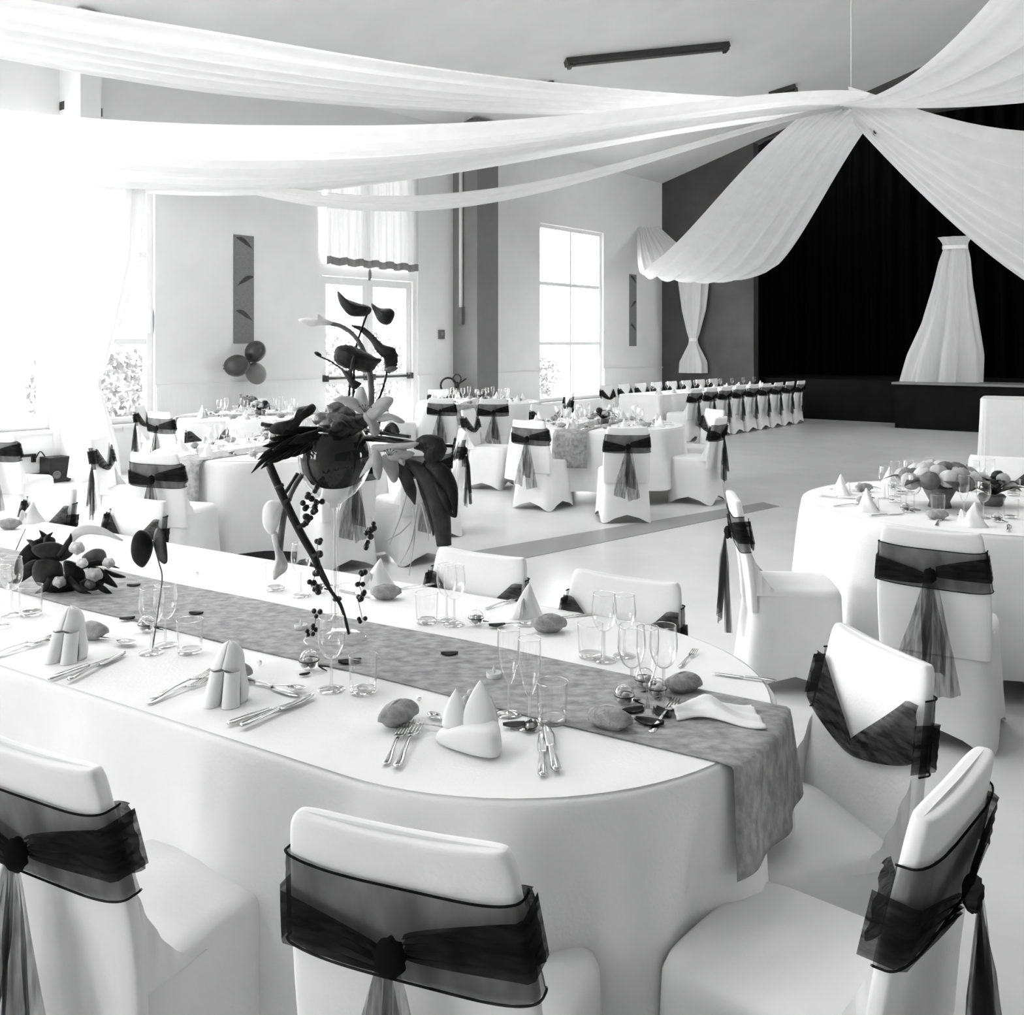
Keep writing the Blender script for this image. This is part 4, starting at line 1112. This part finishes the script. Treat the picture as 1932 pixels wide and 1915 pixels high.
def stalk(root, name, path, rpx, mt, Y0, n=16):
    P3 = smooth_path([pt(x, y, Y0 + d) for x, y, d in path], n)
    rs = [lerp([(i / (len(rpx) - 1), q) for i, q in enumerate(rpx)], k / (n - 1)) / F * Y0 for k in range(n)]
    return MB(root.location).tube(P3, rs, 8).build(name, mt, root)
def flower(name, label, cat, x, y, Y, group=None): return thing(name, label, cat, pt(x, y, Y), 0, group)
V0 = on_z(632, 1206, TT); VY = V0.y
vase = thing('tall_vase', 'tall stemmed glass vase with a globe bowl at the centre of the long table', 'vase', V0)
S_ = VY / F     # metres per pixel at the vase
MB().lathe([(.001, .003), (.04, .004), (.086, .006), (.091, .004), (.089, 0), (.001, 0)], 36).build('foot', 'vase_glass', vase)
MB().lathe([(.020, .004), (.012, .014), (.0105, .06), (.0105, .20), (.0115, .33), (.0145, .375), (.019, .392)], 16).build('stem', 'vase_glass', vase)
MB().lathe([(.012, .06), (.006, .07), (.006, .36), (.010, .38)], 12).build('stem_core', 'thick_glass', vase)
MB().lathe([(.019, .392), (.034, .405), (.058, .422), (.084, .452), (.100, .488), (.1055, .525), (.101, .560), (.088, .590), (.080, .604)], 36).build('globe', 'vase_glass', vase)
MB().lathe([(.0795, .602), (.0815, .604), (.080, .607), (.0785, .605), (.0795, .602)], 36).build('rim', 'thick_glass', vase)
fill = MB(V0); fill.lathe([(.001, .440), (.035, .440), (.068, .452), (.092, .488), (.0985, .525), (.094, .560), (.08, .590), (.001, .60)], 32, V0)
tag(fill.build('dark_vase_filling', 'vase_fill'), 'dark leaf lining filling the globe of the tall vase', 'vase filling')
# anthuriums
a1 = flower('anthurium_flower', 'topmost dark anthurium, its two folded lobes open like wings', 'flower', 665, 760, VY)
outline(a1, 'spathe', [(637, 549), (652, 563), (676, 572), (699, 580), (697, 592), (682, 597), (662, 596), (649, 585), (639, 568)], VY + .02, 'petal_dark', .02, .03)
outline(a1, 'spathe', [(701, 572), (716, 581), (737, 582), (745, 592), (738, 609), (727, 613), (714, 606), (706, 590)], VY - .01, 'petal_dark', .02, -.03)
stalk(a1, 'stem', [(697, 582, .0), (688, 605, .01), (676, 640, .02), (664, 690, .02), (655, 790, .02)], [1.8, 2, 2.2, 2.4, 2.4], 'leaf_dark', VY)
a2 = flower('anthurium_flower', 'large heart-shaped dark anthurium in the middle of the upright stems', 'flower', 670, 760, VY)
outline(a2, 'spathe', [(630, 672), (634, 656), (648, 651), (668, 654), (690, 664), (708, 674), (720, 679), (712, 688), (704, 699), (688, 702), (668, 697), (648, 693), (634, 684)], VY - .03, 'petal_dark', .03, .02, .05)
stalk(a2, 'spadix', [(664, 695, -.05), (666, 680, -.07), (668, 672, -.085)], [3.5, 3, 1.5], 'leaf_mid', VY)
stalk(a2, 'stem', [(668, 695, -.02), (667, 740, 0), (663, 790, .02)], [2.4, 2.4, 2.4], 'leaf_dark', VY)
a3 = flower('curled_leaf', 'dark leaf curling over from the upper stems to the right', 'leaf', 720, 700, VY)
ribbon(a3, 'blade', [(663, 614, .03), (684, 622, .02), (704, 640, .0), (720, 660, -.02), (736, 668, -.02), (737, 688, -.01), (730, 702, 0)], [3, 11, 12, 20, 28, 24, 12], 'petal_dark', VY)
outline(a3, 'curled_tip', [(728, 696), (738, 690), (751, 694), (744, 700), (732, 702)], VY - .01, 'leaf_grey', .01)
stalk(a3, 'stem', [(731, 690, 0), (728, 712, .0), (718, 745, .01), (706, 765, .02), (690, 800, .02)], [2, 2.2, 2.4, 2.4, 2.4], 'leaf_dark', VY)
a4 = flower('bud_stem', 'thin stem with a small dark bud and torn leaf leaning left', 'stem', 640, 760, VY)
stalk(a4, 'stem', [(602, 672, 0), (624, 682, 0), (645, 697, 0), (660, 715, 0), (668, 735, 0), (665, 790, 0)], [1.5, 1.6, 1.8, 2, 2, 2], 'leaf_dark', VY)
outline(a4, 'bud', [(593, 665), (599, 664), (606, 669), (605, 673), (598, 671)], VY, 'petal_dark', .006)
outline(a4, 'torn_leaf', [(640, 690), (652, 700), (663, 695), (666, 715), (676, 724), (682, 724), (672, 734), (664, 732), (655, 716)], VY - .01, 'leaf_mid', .01)
# callas
c1_ = flower('calla_lily', 'pale calla lily arching out to the upper left', 'flower', 630, 640, VY)
outline(c1_, 'spathe', [(563, 604), (580, 600), (602, 602), (598, 591), (612, 600), (628, 608), (620, 614), (605, 613), (585, 615)], VY, 'petal_white', .02, -.02)
stalk(c1_, 'stem', [(618, 609, 0), (645, 616, 0), (668, 633, 0), (685, 660, 0), (697, 700, 0), (701, 745, 0), (698, 800, .02)], [5, 4.5, 4.5, 5, 5.5, 6, 6], 'leaf_grey', VY)
c2_ = flower('calla_lily', 'pale calla lily hanging head down left of the vase stem', 'flower', 540, 950, VY - .05)
outline(c2_, 'spathe', [(520, 944), (506, 946), (497, 960), (496, 985), (503, 1002), (514, 1008), (524, 992), (532, 968), (536, 948)], VY - .06, 'petal_white', .03, .02)
outline(c2_, 'spathe', [(513, 1010), (523, 1004), (529, 1030), (542, 1062), (540, 1076), (528, 1086), (517, 1094), (515, 1080), (520, 1050)], VY - .06, 'petal_light', .02, -.03)
stalk(c2_, 'stem', [(570, 895, 0), (552, 925, -.04), (538, 965, -.06), (531, 1005, -.06), (527, 1040, -.06)], [5, 5, 5, 6, 7], 'leaf_grey', VY)
stalk(c2_, 'stem', [(562, 893, .0), (545, 920, -.02), (534, 934, -.04)], [4, 4, 4], 'leaf_mid', VY)
# lilies
def lily(x, y, Y, petals, label, mt):
    r = flower('lily_flower', label, 'flower', x, y, Y)
    for k, q in enumerate(petals): outline(r, 'petal', q, Y - .012 * (k % 3), mt, .018, .04 * (1 if k % 2 else -1))
    for k in range(5):
        a = -.6 + k * .35; stalk(r, 'stamen', [(x, y, -.02), (x + 12 * math.sin(a), y - 12 * math.cos(a), -.05), (x + 18 * math.sin(a), y - 14 * math.cos(a), -.07)], [.8, .7, 1.4], 'leaf_grey', Y)
lily(688, 778, VY - .08, [[(672, 775), (668, 750), (674, 733), (684, 730), (690, 742), (696, 765), (692, 780)], [(686, 780), (665, 772), (645, 760), (629, 754), (640, 748), (660, 748), (676, 756), (690, 772)],
     [(692, 780), (702, 765), (716, 752), (735, 748), (743, 754), (736, 768), (720, 782), (703, 792)], [(690, 775), (706, 786), (714, 800), (716, 815), (708, 823), (699, 818), (695, 802), (686, 788)],
     [(716, 783), (735, 780), (752, 786), (764, 796), (752, 798), (738, 792), (722, 796), (710, 792)]], 'open pale lily rising above the vase bowl', 'petal_light')
lily(735, 862, VY - .13, [[(702, 840), (730, 838), (760, 836), (790, 835), (778, 845), (752, 850), (725, 852), (706, 852)], [(735, 848), (760, 848), (782, 855), (768, 866), (748, 870), (730, 864)],
     [(706, 848), (718, 856), (722, 880), (716, 905), (706, 898), (700, 878), (678, 902), (690, 876), (700, 860)], [(724, 858), (744, 862), (752, 880), (750, 905), (740, 910), (728, 890), (720, 872)],
     [(752, 862), (764, 868), (762, 878), (752, 872)]], 'pale lily hanging over the right side of the vase bowl', 'petal_light')
# dark rosette and leaves round the rim
ro = flower('dark_rosette', 'dark crumpled rosette of leaves topping the vase bowl', 'flower', 640, 812, VY - .04)
for k in range(16):
    a = k * 2.399; rr = 4 + 2.3 * k
    x, y = 640 + rr * math.cos(a) * 1.05, 803 + rr * math.sin(a) * .72
    outline(ro, 'petal', [(x + 20 * math.cos(t) * (1 + .2 * math.sin(3 * t + k)), y + 15 * math.sin(t) * (1 + .2 * math.cos(2 * t + k))) for t in [q * PI / 4 for q in range(8)]], VY - .10 + .005 * k, 'leaf_dark' if k % 3 else 'petal_dark', .025, .10 * math.cos(a), .10 * math.sin(a))
pl = flower('palm_leaf', 'dark split palm leaf spreading left over the bamboo stick', 'leaf', 600, 810, VY - .06)
stalk(pl, 'midrib', [(615, 815, 0), (580, 818, -.06), (545, 830, -.1), (515, 850, -.12)], [4, 3.5, 3, 2], 'leaf_dark', VY)
for (x0, y0, x1, y1, x2, y2, wd) in ((560, 824, 520, 838, 495, 842, 15), (555, 828, 512, 850, 486, 868, 15), (552, 832, 505, 862, 474, 893, 14), (548, 836, 512, 868, 492, 885, 13), (560, 838, 530, 864, 508, 874, 13), (572, 838, 548, 858, 530, 868, 13), (582, 836, 562, 855, 550, 862, 13), (592, 834, 576, 850, 566, 858, 12), (566, 820, 535, 826, 512, 826, 16), (585, 815, 556, 812, 532, 818, 20), (600, 820, 575, 826, 545, 838, 26)):
    ribbon(pl, 'leaflet', [(x0 + 14, y0 - 3, -.05), (x1, y1, -.10), (x2, y2, -.12 - .02 * R.random())], [wd * .7, wd * .72, wd * .6, 1], 'leaf_dark', VY, .35, 12)
a5 = flower('anthurium_flower', 'dark lobed anthurium lying to the left of the rosette', 'flower', 560, 800, VY - .08)
outline(a5, 'spathe', [(508, 808), (520, 798), (540, 795), (556, 784), (562, 770), (580, 766), (590, 762), (596, 770), (588, 782), (572, 792), (562, 806), (548, 818), (528, 820), (512, 817)], VY - .10, 'petal_dark', .02, .03)
stalk(a5, 'stem', [(493, 800, -.1), (510, 803, -.1), (545, 806, -.08), (600, 812, -.02)], [4, 4, 3, 3], 'leaf_mid', VY)
# bamboo sticks
bs = flower('bamboo_stick', 'thick dark bamboo stick leaning down from the bowl to the vase foot', 'stick', 655, 1190, VY - .08)
stalk(bs, 'cane', [(506, 872, -.10), (540, 950, -.10), (570, 1010, -.10), (592, 1048, -.10), (600, 1070, -.10)], [8, 7.8, 7.5, 7.5, 7], 'bamboo', VY)
for (x, y) in ((527, 918), (541, 945), (567, 992), (595, 1046)): stalk(bs, 'node', [(x - 1.5, y - 3, -.10), (x + 1.5, y + 3, -.10)], [9, 9], 'leaf_mid', VY, 3)
stalk(bs, 'cane_tip', [(598, 1066, -.10), (612, 1095, -.10), (628, 1120, -.09), (642, 1140, -.08), (652, 1170, -.08), (658, 1196, -.07)], [6, 4, 3.5, 3.5, 3, 2.5], 'bamboo', VY)
stalk(bs, 'side_shoot', [(600, 1060, -.10), (610, 1080, -.10), (622, 1105, -.09)], [3, 2.5, 2], 'bamboo', VY)
MB(bs.location).ell(pt(636, 1130, VY - .005), (.014, .015, .008), 10, 8).build('binding', 'leaf_mid', bs)
for (p, lb) in (([(690, 812, 0), (730, 818, -.06), (772, 824, -.10)], 'upper dark twig lying across the bowl to the right'), ([(680, 828, 0), (760, 834, -.06), (856, 842, -.10)], 'long dark twig reaching right from the bowl'), ([(690, 824, .02), (730, 827, -.05), (800, 838, -.06)], 'short dark twig between the two right hand twigs')):
    t_ = flower('dark_twig', lb, 'twig', p[0][0], p[0][1], VY); stalk(t_, 'twig', p, [4, 3.6, 3.2], 'bamboo', VY)
    stalk(t_, 'cut_end', [p[2], (p[2][0] + 3, p[2][1] + .5, p[2][2])], [3.4, 3.4], 'leaf_grey', VY, 3)
# drooping leaves to the right
dl = flower('drooping_foliage', 'long dark strap leaves drooping to the right of the bowl', 'leaf', 770, 850, VY - .06)
for path, wd, mt in (([(725, 815, -.04), (740, 808, -.08), (752, 818, -.1)], [10, 22, 8], 'petal_dark'), ([(780, 842, -.10), (800, 838, -.12), (822, 845, -.13), (812, 868, -.13), (806, 876, -.12)], [10, 34, 42, 28, 8], 'petal_dark'),
                     ([(745, 862, -.10), (762, 892, -.12), (775, 925, -.12), (783, 952, -.12)], [6, 24, 22, 2], 'leaf_mid'), ([(762, 868, -.10), (795, 890, -.12), (820, 930, -.13), (832, 975, -.13), (838, 1030, -.13)], [10, 30, 36, 34, 26], 'leaf_mid'),
                     ([(800, 870, -.12), (830, 890, -.14), (850, 920, -.14), (858, 960, -.14), (860, 976, -.14)], [14, 34, 26, 10, 3], 'leaf_dark'), ([(820, 905, -.13), (838, 940, -.14), (850, 968, -.14), (860, 976, -.14)], [12, 18, 8, 3], 'petal_dark'),
                     ([(812, 880, -.12), (826, 920, -.12), (836, 950, -.12), (846, 985, -.12)], [8, 16, 12, 2], 'leaf_grey'), ([(786, 900, -.11), (800, 930, -.11), (812, 970, -.11), (818, 1010, -.11)], [4, 14, 12, 3], 'leaf_mid')):
    ribbon(dl, 'strap_leaf', path, wd, mt, VY)
for path in ([(768, 930, -.1), (755, 975, -.1), (735, 1028, -.1)], [(775, 985, -.1), (755, 1005, -.1), (727, 1022, -.1)], [(780, 960, -.1), (782, 1010, -.1), (772, 1085, -.1)], [(788, 950, -.11), (776, 1020, -.1), (756, 1062, -.1)], [(795, 950, -.1), (806, 995, -.1), (808, 1020, -.1)],
             [(825, 950, -.1), (835, 985, -.1), (841, 1030, -.1)], [(830, 945, -.11), (845, 975, -.11), (850, 985, -.11)], [(815, 930, -.1), (822, 975, -.1), (826, 1000, -.1)]):
    stalk(dl, 'pale_fibre', path, [1.5, 1.6, .6], 'petal_light', VY)
# hanging berries
def berries(label, pts, Y, s=6.5):
    r = flower('berry_strand', label, 'berries', pts[0][0], pts[0][1], Y)
    stalk(r, 'string', [(x, y, 0) for x, y in (pts if len(pts) > 1 else pts + [(pts[0][0], pts[0][1] + 5)])], [.6, .6], 'leaf_dark', Y)
    rr = random.Random(len(pts) * 7 + int(pts[0][0]))
    for (x, y) in pts:
        for q in range(3):
            c_ = pt(x + rr.uniform(-7, 7), y + rr.uniform(-6, 6), Y + rr.uniform(-.012, .012)); MB(r.location).ell(c_, (s * S_ * rr.uniform(.75, 1.05),) * 3, 10, 8).build('berry', 'berry', r)
berries('dark berry cluster hanging beside the bamboo under the bowl', [(600, 922), (583, 936), (602, 945), (578, 955), (596, 962), (580, 975), (576, 985)], VY - .11, 6)
berries('dark berries hanging left of the stem at half height', [(600, 1018), (598, 1040), (594, 1085), (590, 1100), (596, 1112)], VY - .12, 6)
berries('dark berries low by the tea light', [(597, 1158), (592, 1185), (584, 1194)], VY - .10, 5)
berries('short dark berry strand right of the vase stem', [(699, 992), (698, 1005), (697, 1018), (696, 1028)], VY - .08, 6)
berries('long thin berry strand right of the vase stem near the bread', [(684, 1078), (678, 1102), (682, 1118), (676, 1130), (684, 1170)], VY - .08, 5.5)
# leaf butterfly on a pick in the left glass
BYY = on_z(286, 1232, TT).y
bf = thing('leaf_butterfly', 'dark butterfly made of two leaves on a pick above the left glasses', 'decoration', on_z(286, 1232, TT + .012))
outline(bf, 'wing', [(262, 1001), (274, 1003), (284, 1014), (289, 1028), (284, 1050), (272, 1069), (262, 1068), (251, 1056), (247, 1036), (251, 1014)], BYY, 'leaf_dark', .012, .06)
outline(bf, 'wing', [(296, 996), (304, 998), (311, 1010), (315, 1035), (316, 1058), (310, 1064), (300, 1056), (293, 1036), (290, 1012)], BYY, 'leaf_mid', .010, -.08)
stalk(bf, 'pick', [(288, 1020, .004), (300, 1062, .004), (306, 1090, .004), (300, 1140, .004), (288, 1222, .004)], [1.4] * 5, 'leaf_grey', BYY)
# low arrangement at the left
LA = on_z(120, 1112, TT); LY = LA.y
la = thing('flower_arrangement', 'low dark leaf arrangement with pale blossoms at the left of the long table', 'flower arrangement', LA)
MB(LA).lathe([(.001, 0), (.06, 0), (.075, .03), (.06, .055), (.001, .055)], 24, LA).build('foam_base', 'leaf_dark', la)
for px, mt, dy in (([(40, 1040), (60, 1022), (90, 1012), (105, 1020), (92, 1048), (70, 1066), (48, 1070), (30, 1086), (28, 1066)], 'leaf_dark', 0), ([(60, 1032), (95, 1022), (122, 1030), (138, 1044), (118, 1058), (90, 1056), (68, 1048)], 'leaf_mid', -.03),
                   ([(68, 1058), (95, 1054), (116, 1064), (118, 1092), (98, 1108), (72, 1104), (60, 1082)], 'leaf_mid', -.05), ([(120, 1060), (142, 1062), (160, 1080), (158, 1108), (140, 1114), (126, 1096)], 'leaf_dark', -.05),
                   ([(165, 1068), (190, 1072), (206, 1086), (222, 1108), (202, 1102), (182, 1090)], 'leaf_dark', -.03), ([(196, 1074), (216, 1080), (238, 1089), (214, 1089)], 'leaf_dark', -.01), ([(30, 1090), (48, 1064), (70, 1056), (66, 1078), (44, 1094)], 'leaf_mid', -.04),
                   ([(155, 1050), (176, 1036), (196, 1038), (200, 1056), (178, 1062), (160, 1062)], 'leaf_grey', -.02), ([(150, 1098), (176, 1090), (196, 1098), (186, 1112), (162, 1114)], 'leaf_mid', -.04), ([(60, 1040), (78, 1010), (74, 1000), (94, 1014), (100, 1036)], 'leaf_dark', .03)):
    outline(la, 'leaf', px, LY + dy, mt, .010, .08)
for (x, y, s, mt) in ((145, 1034, 15, 'petal_light'), (112, 1098, 13, 'petal_light'), (178, 1084, 16, 'petal_light'), (155, 1062, 11, 'petal_white'), (205, 1062, 12, 'petal_light'), (170, 1102, 10, 'leaf_grey')):
    b_ = outline(la, 'blossom', [(x + s * math.cos(t) * (1 + .10 * math.sin(5 * t)), y + s * .8 * math.sin(t) * (1 + .10 * math.sin(5 * t))) for t in [q * PI / 6 for q in range(12)]], LY - .08, mt, .03)
    outline(la, 'blossom', [(x + s * .55 * math.cos(t + .5), y + s * .45 * math.sin(t + .5)) for t in [q * PI / 4 for q in range(8)]], LY - .105, mt, .02)
for path in ([(80, 1050, -.03), (62, 1026, -.03), (50, 1018, -.02)], [(90, 1045, -.02), (88, 1018, -.02), (100, 1004, -.01)], [(130, 1090, -.07), (150, 1112, -.09), (172, 1120, -.09)], [(60, 1080, -.05), (36, 1094, -.06), (16, 1100, -.06)],
             [(150, 1070, -.06), (185, 1062, -.05), (226, 1072, -.04)], [(95, 1090, -.08), (84, 1110, -.09), (66, 1120, -.09)], [(110, 1050, -.04), (130, 1022, -.03), (134, 1006, -.02)], [(165, 1090, -.07), (196, 1112, -.07), (214, 1122, -.07)]):
    ribbon(la, 'spiky_leaf', path, [10, 12, 1], 'leaf_dark', LY)
ribbon(la, 'pale_bract', [(125, 1030, 0), (150, 1002, -.01), (190, 1002, .0), (232, 1020, .02)], [14, 20, 16, 3], 'petal_white', LY)
stalk(la, 'wire', [(30, 1038, 0), (40, 1015, 0), (48, 998, 0)], [.9, .8, .6], 'leaf_dark', LY)
# ------------------------------------------------------------------ things on the far tables
def make_posy():
    r = thing('table_posy', '', 'flowers'); q = random.Random(5)
    MB().lathe([(.001, 0), (.05, 0), (.07, .05), (.06, .06), (.001, .05)], 18).build('bowl', 'leaf_grey', r)
    for k in range(14):
        a = k * 2.4; rr = .03 + .11 * (k / 14); h = .13 - .06 * (k / 14)
        g = MB(); d = Vector((math.cos(a), math.sin(a), 0)); s_ = Vector((-math.sin(a), math.cos(a), 0))
        g.grid(lambda u, v: d * (.02 + (rr + .05) * u) + s_ * (v - .5) * .05 * math.sin(PI * max(.05, u)) + Vector((0, 0, .06 + h * math.sin(PI * .6 * u) - .05 * u)), 8, 4).build('leaf', 'leaf_mid' if k % 2 else 'leaf_dark', r, solid=.002)
    for k in range(7):
        a = k * .9; c_ = Vector((.07 * math.cos(a), .07 * math.sin(a), .12 + .03 * (k % 2)))
        MB().ell(c_, (.035, .035, .028), 12, 8, None, lambda d: 1 + .15 * math.sin(5 * math.atan2(d.y, d.x))).build('blossom', ('petal_light', 'petal_white', 'petal_dark')[k % 3], r)
    return r
posy = Proto(make_posy)
def dress(T, where, n, seed, skip=(), ang0=0.3):
    q = random.Random(seed); rad = .9
    posy((T[0] + .05, T[1] - .05, TT), seed, 'low posy of dark leaves and pale blossoms on the round table ' + where)
    for k in range(n):
        a = ang0 + 2 * PI * k / n; pos = ('right', 'far right', 'far', 'far left', 'left', 'near left', 'near', 'near right')[round(a / (PI / 4)) % 8] if n == 8 else ('right', 'far right', 'far left', 'left', 'near left', 'near', 'near right')[k]
        wl2 = 'at the %s side of the round table %s' % (pos, where); ca, sa = math.cos(a), math.sin(a)
        def P_(rr, off): return (T[0] + rr * ca - off * sa, T[1] + rr * sa + off * ca, TT)
        wine(P_(.46, .05 + q.uniform(-.02, .02)), 0, 'wine glass ' + wl2, 'wine glasses on the round table ' + where)
        flute(P_(.42, -.05), 0, 'champagne flute ' + wl2, 'flutes on the round table ' + where)
        tumbler(P_(.40, .16), 0, 'water tumbler ' + wl2, 'tumblers on the round table ' + where)
        ncone(P_(.70, 0), q.uniform(0, 6), 'white napkin cone ' + wl2, 'napkins on the round table ' + where, 1.15)
        bread(P_(.60, -.16), a + q.uniform(0, 2), 'bread roll ' + wl2, 'bread rolls on the round table ' + where)
        fav(P_(.55, .10), 0, 'almond favour ' + wl2, 'almond favours on the round table ' + where)
        cutp = P_(.62, .16); fork(P_(.80, -.15), ang_to(-ca, -sa), 'fork ' + wl2, 'forks on the round table ' + where)
        knife(P_(.80, .15), ang_to(-ca, -sa), 'knife ' + wl2, 'knives on the round table ' + where)
for (T, w_, n_, s_) in ((T1, N1, 8, 11), (T2, N2, 8, 12), (T3, N3, 7, 13), (T4, N4, 7, 14), (T5, N5, 8, 15)): dress(T, w_, n_, s_)
# grey runners crossing the round tables and hanging over their front edges
def cross_runner(T, ang, where, rad=.92, drop=.34):
    d = Vector((math.cos(ang), math.sin(ang), 0)); s_ = Vector((-d.y, d.x, 0)); c_ = Vector((T[0], T[1], TT))
    g = MB(c_); R_ = rad + .02; tot = R_ + drop
    def f(u, v):
        x = (2 * u - 1) * tot; b = (v - .5) * .34; e = math.sqrt(R_ * R_ - b * b); sg = 1 if x > 0 else -1
        if abs(x) < R_: return c_ + d * sg * min(abs(x), e) * 1.0 + s_ * b + Vector((0, 0, .003))
        k = (abs(x) - R_)
        return c_ + d * sg * (e + .045 + .05 * k + .01 * math.sin(b * 30)) + s_ * b * (1 + .25 * k) + Vector((0, 0, .003 - .02 - k))
    g.grid(f, 90, 10); tag(g.build('table_runner', 'runner', solid=.0015), 'mottled grey runner crossing the round table ' + where, 'table runner', 'grey runners on the round tables')
cross_runner(T1, math.radians(243), N1); cross_runner(T2, math.radians(248), N2); cross_runner(T3, math.radians(262), N3); cross_runner(T4, math.radians(200), N4)
# two small balloons over the table below the wall cluster
balloon(477, 757, 10, 12.1, 'balloon_dark', 'small dark balloon tied behind the table below the wall cluster', 2.0)
balloon(462, 758, 9.5, 12.0, 'balloon_light', 'small pale balloon tied behind the table below the wall cluster', 2.4)
# bouquet on the right edge table
bq = thing('pale_bouquet', 'large pale bouquet standing on the right edge table', 'bouquet', (T5[0] - .25, T5[1] - .1, TT))
MB().lathe([(.001, 0), (.06, 0), (.05, .03), (.085, .10), (.08, .11), (.001, .10)], 20).build('bowl', 'leaf_grey', bq)
q = random.Random(2)
for k in range(26):
    a = k * 2.4; rr = .19 * math.sqrt(k / 26); z = .20 - .35 * rr * rr / .05 * .25
    MB().ell((rr * math.cos(a), rr * math.sin(a), z), (.05, .05, .042), 14, 9, None, lambda d, k=k: 1 + .14 * math.sin(6 * math.atan2(d.y, d.x) + k) + .1 * d.z).build('blossom', ('petal_white', 'petal_light', 'leaf_grey')[k % 3], bq)
    if k % 3 == 0: MB().grid(lambda u, v, a=a: Vector((math.cos(a), math.sin(a), 0)) * (.1 + .18 * u) + Vector((-math.sin(a), math.cos(a), 0)) * (v - .5) * .07 * math.sin(PI * max(.05, u)) + Vector((0, 0, .13 + .03 * math.sin(PI * u))), 8, 4).build('leaf', 'leaf_mid', bq, solid=.002)
# glasses and napkins along the head table
ORD = ('first', 'second', 'third', 'fourth', 'fifth', 'sixth', 'seventh', 'eighth', 'ninth')
for k in range(9):
    p = hp(0 + .52 * k, .62, TT); ncone((p.x, p.y, TT), k, 'white napkin cone %s from the near end of the head table' % ORD[k], 'napkins on the head table', 1.2)
    p = hp(.2 + .52 * k, .85, TT); wine((p.x, p.y, TT), 0, 'wine glass %s from the near end of the head table' % ORD[k], 'wine glasses on the head table')
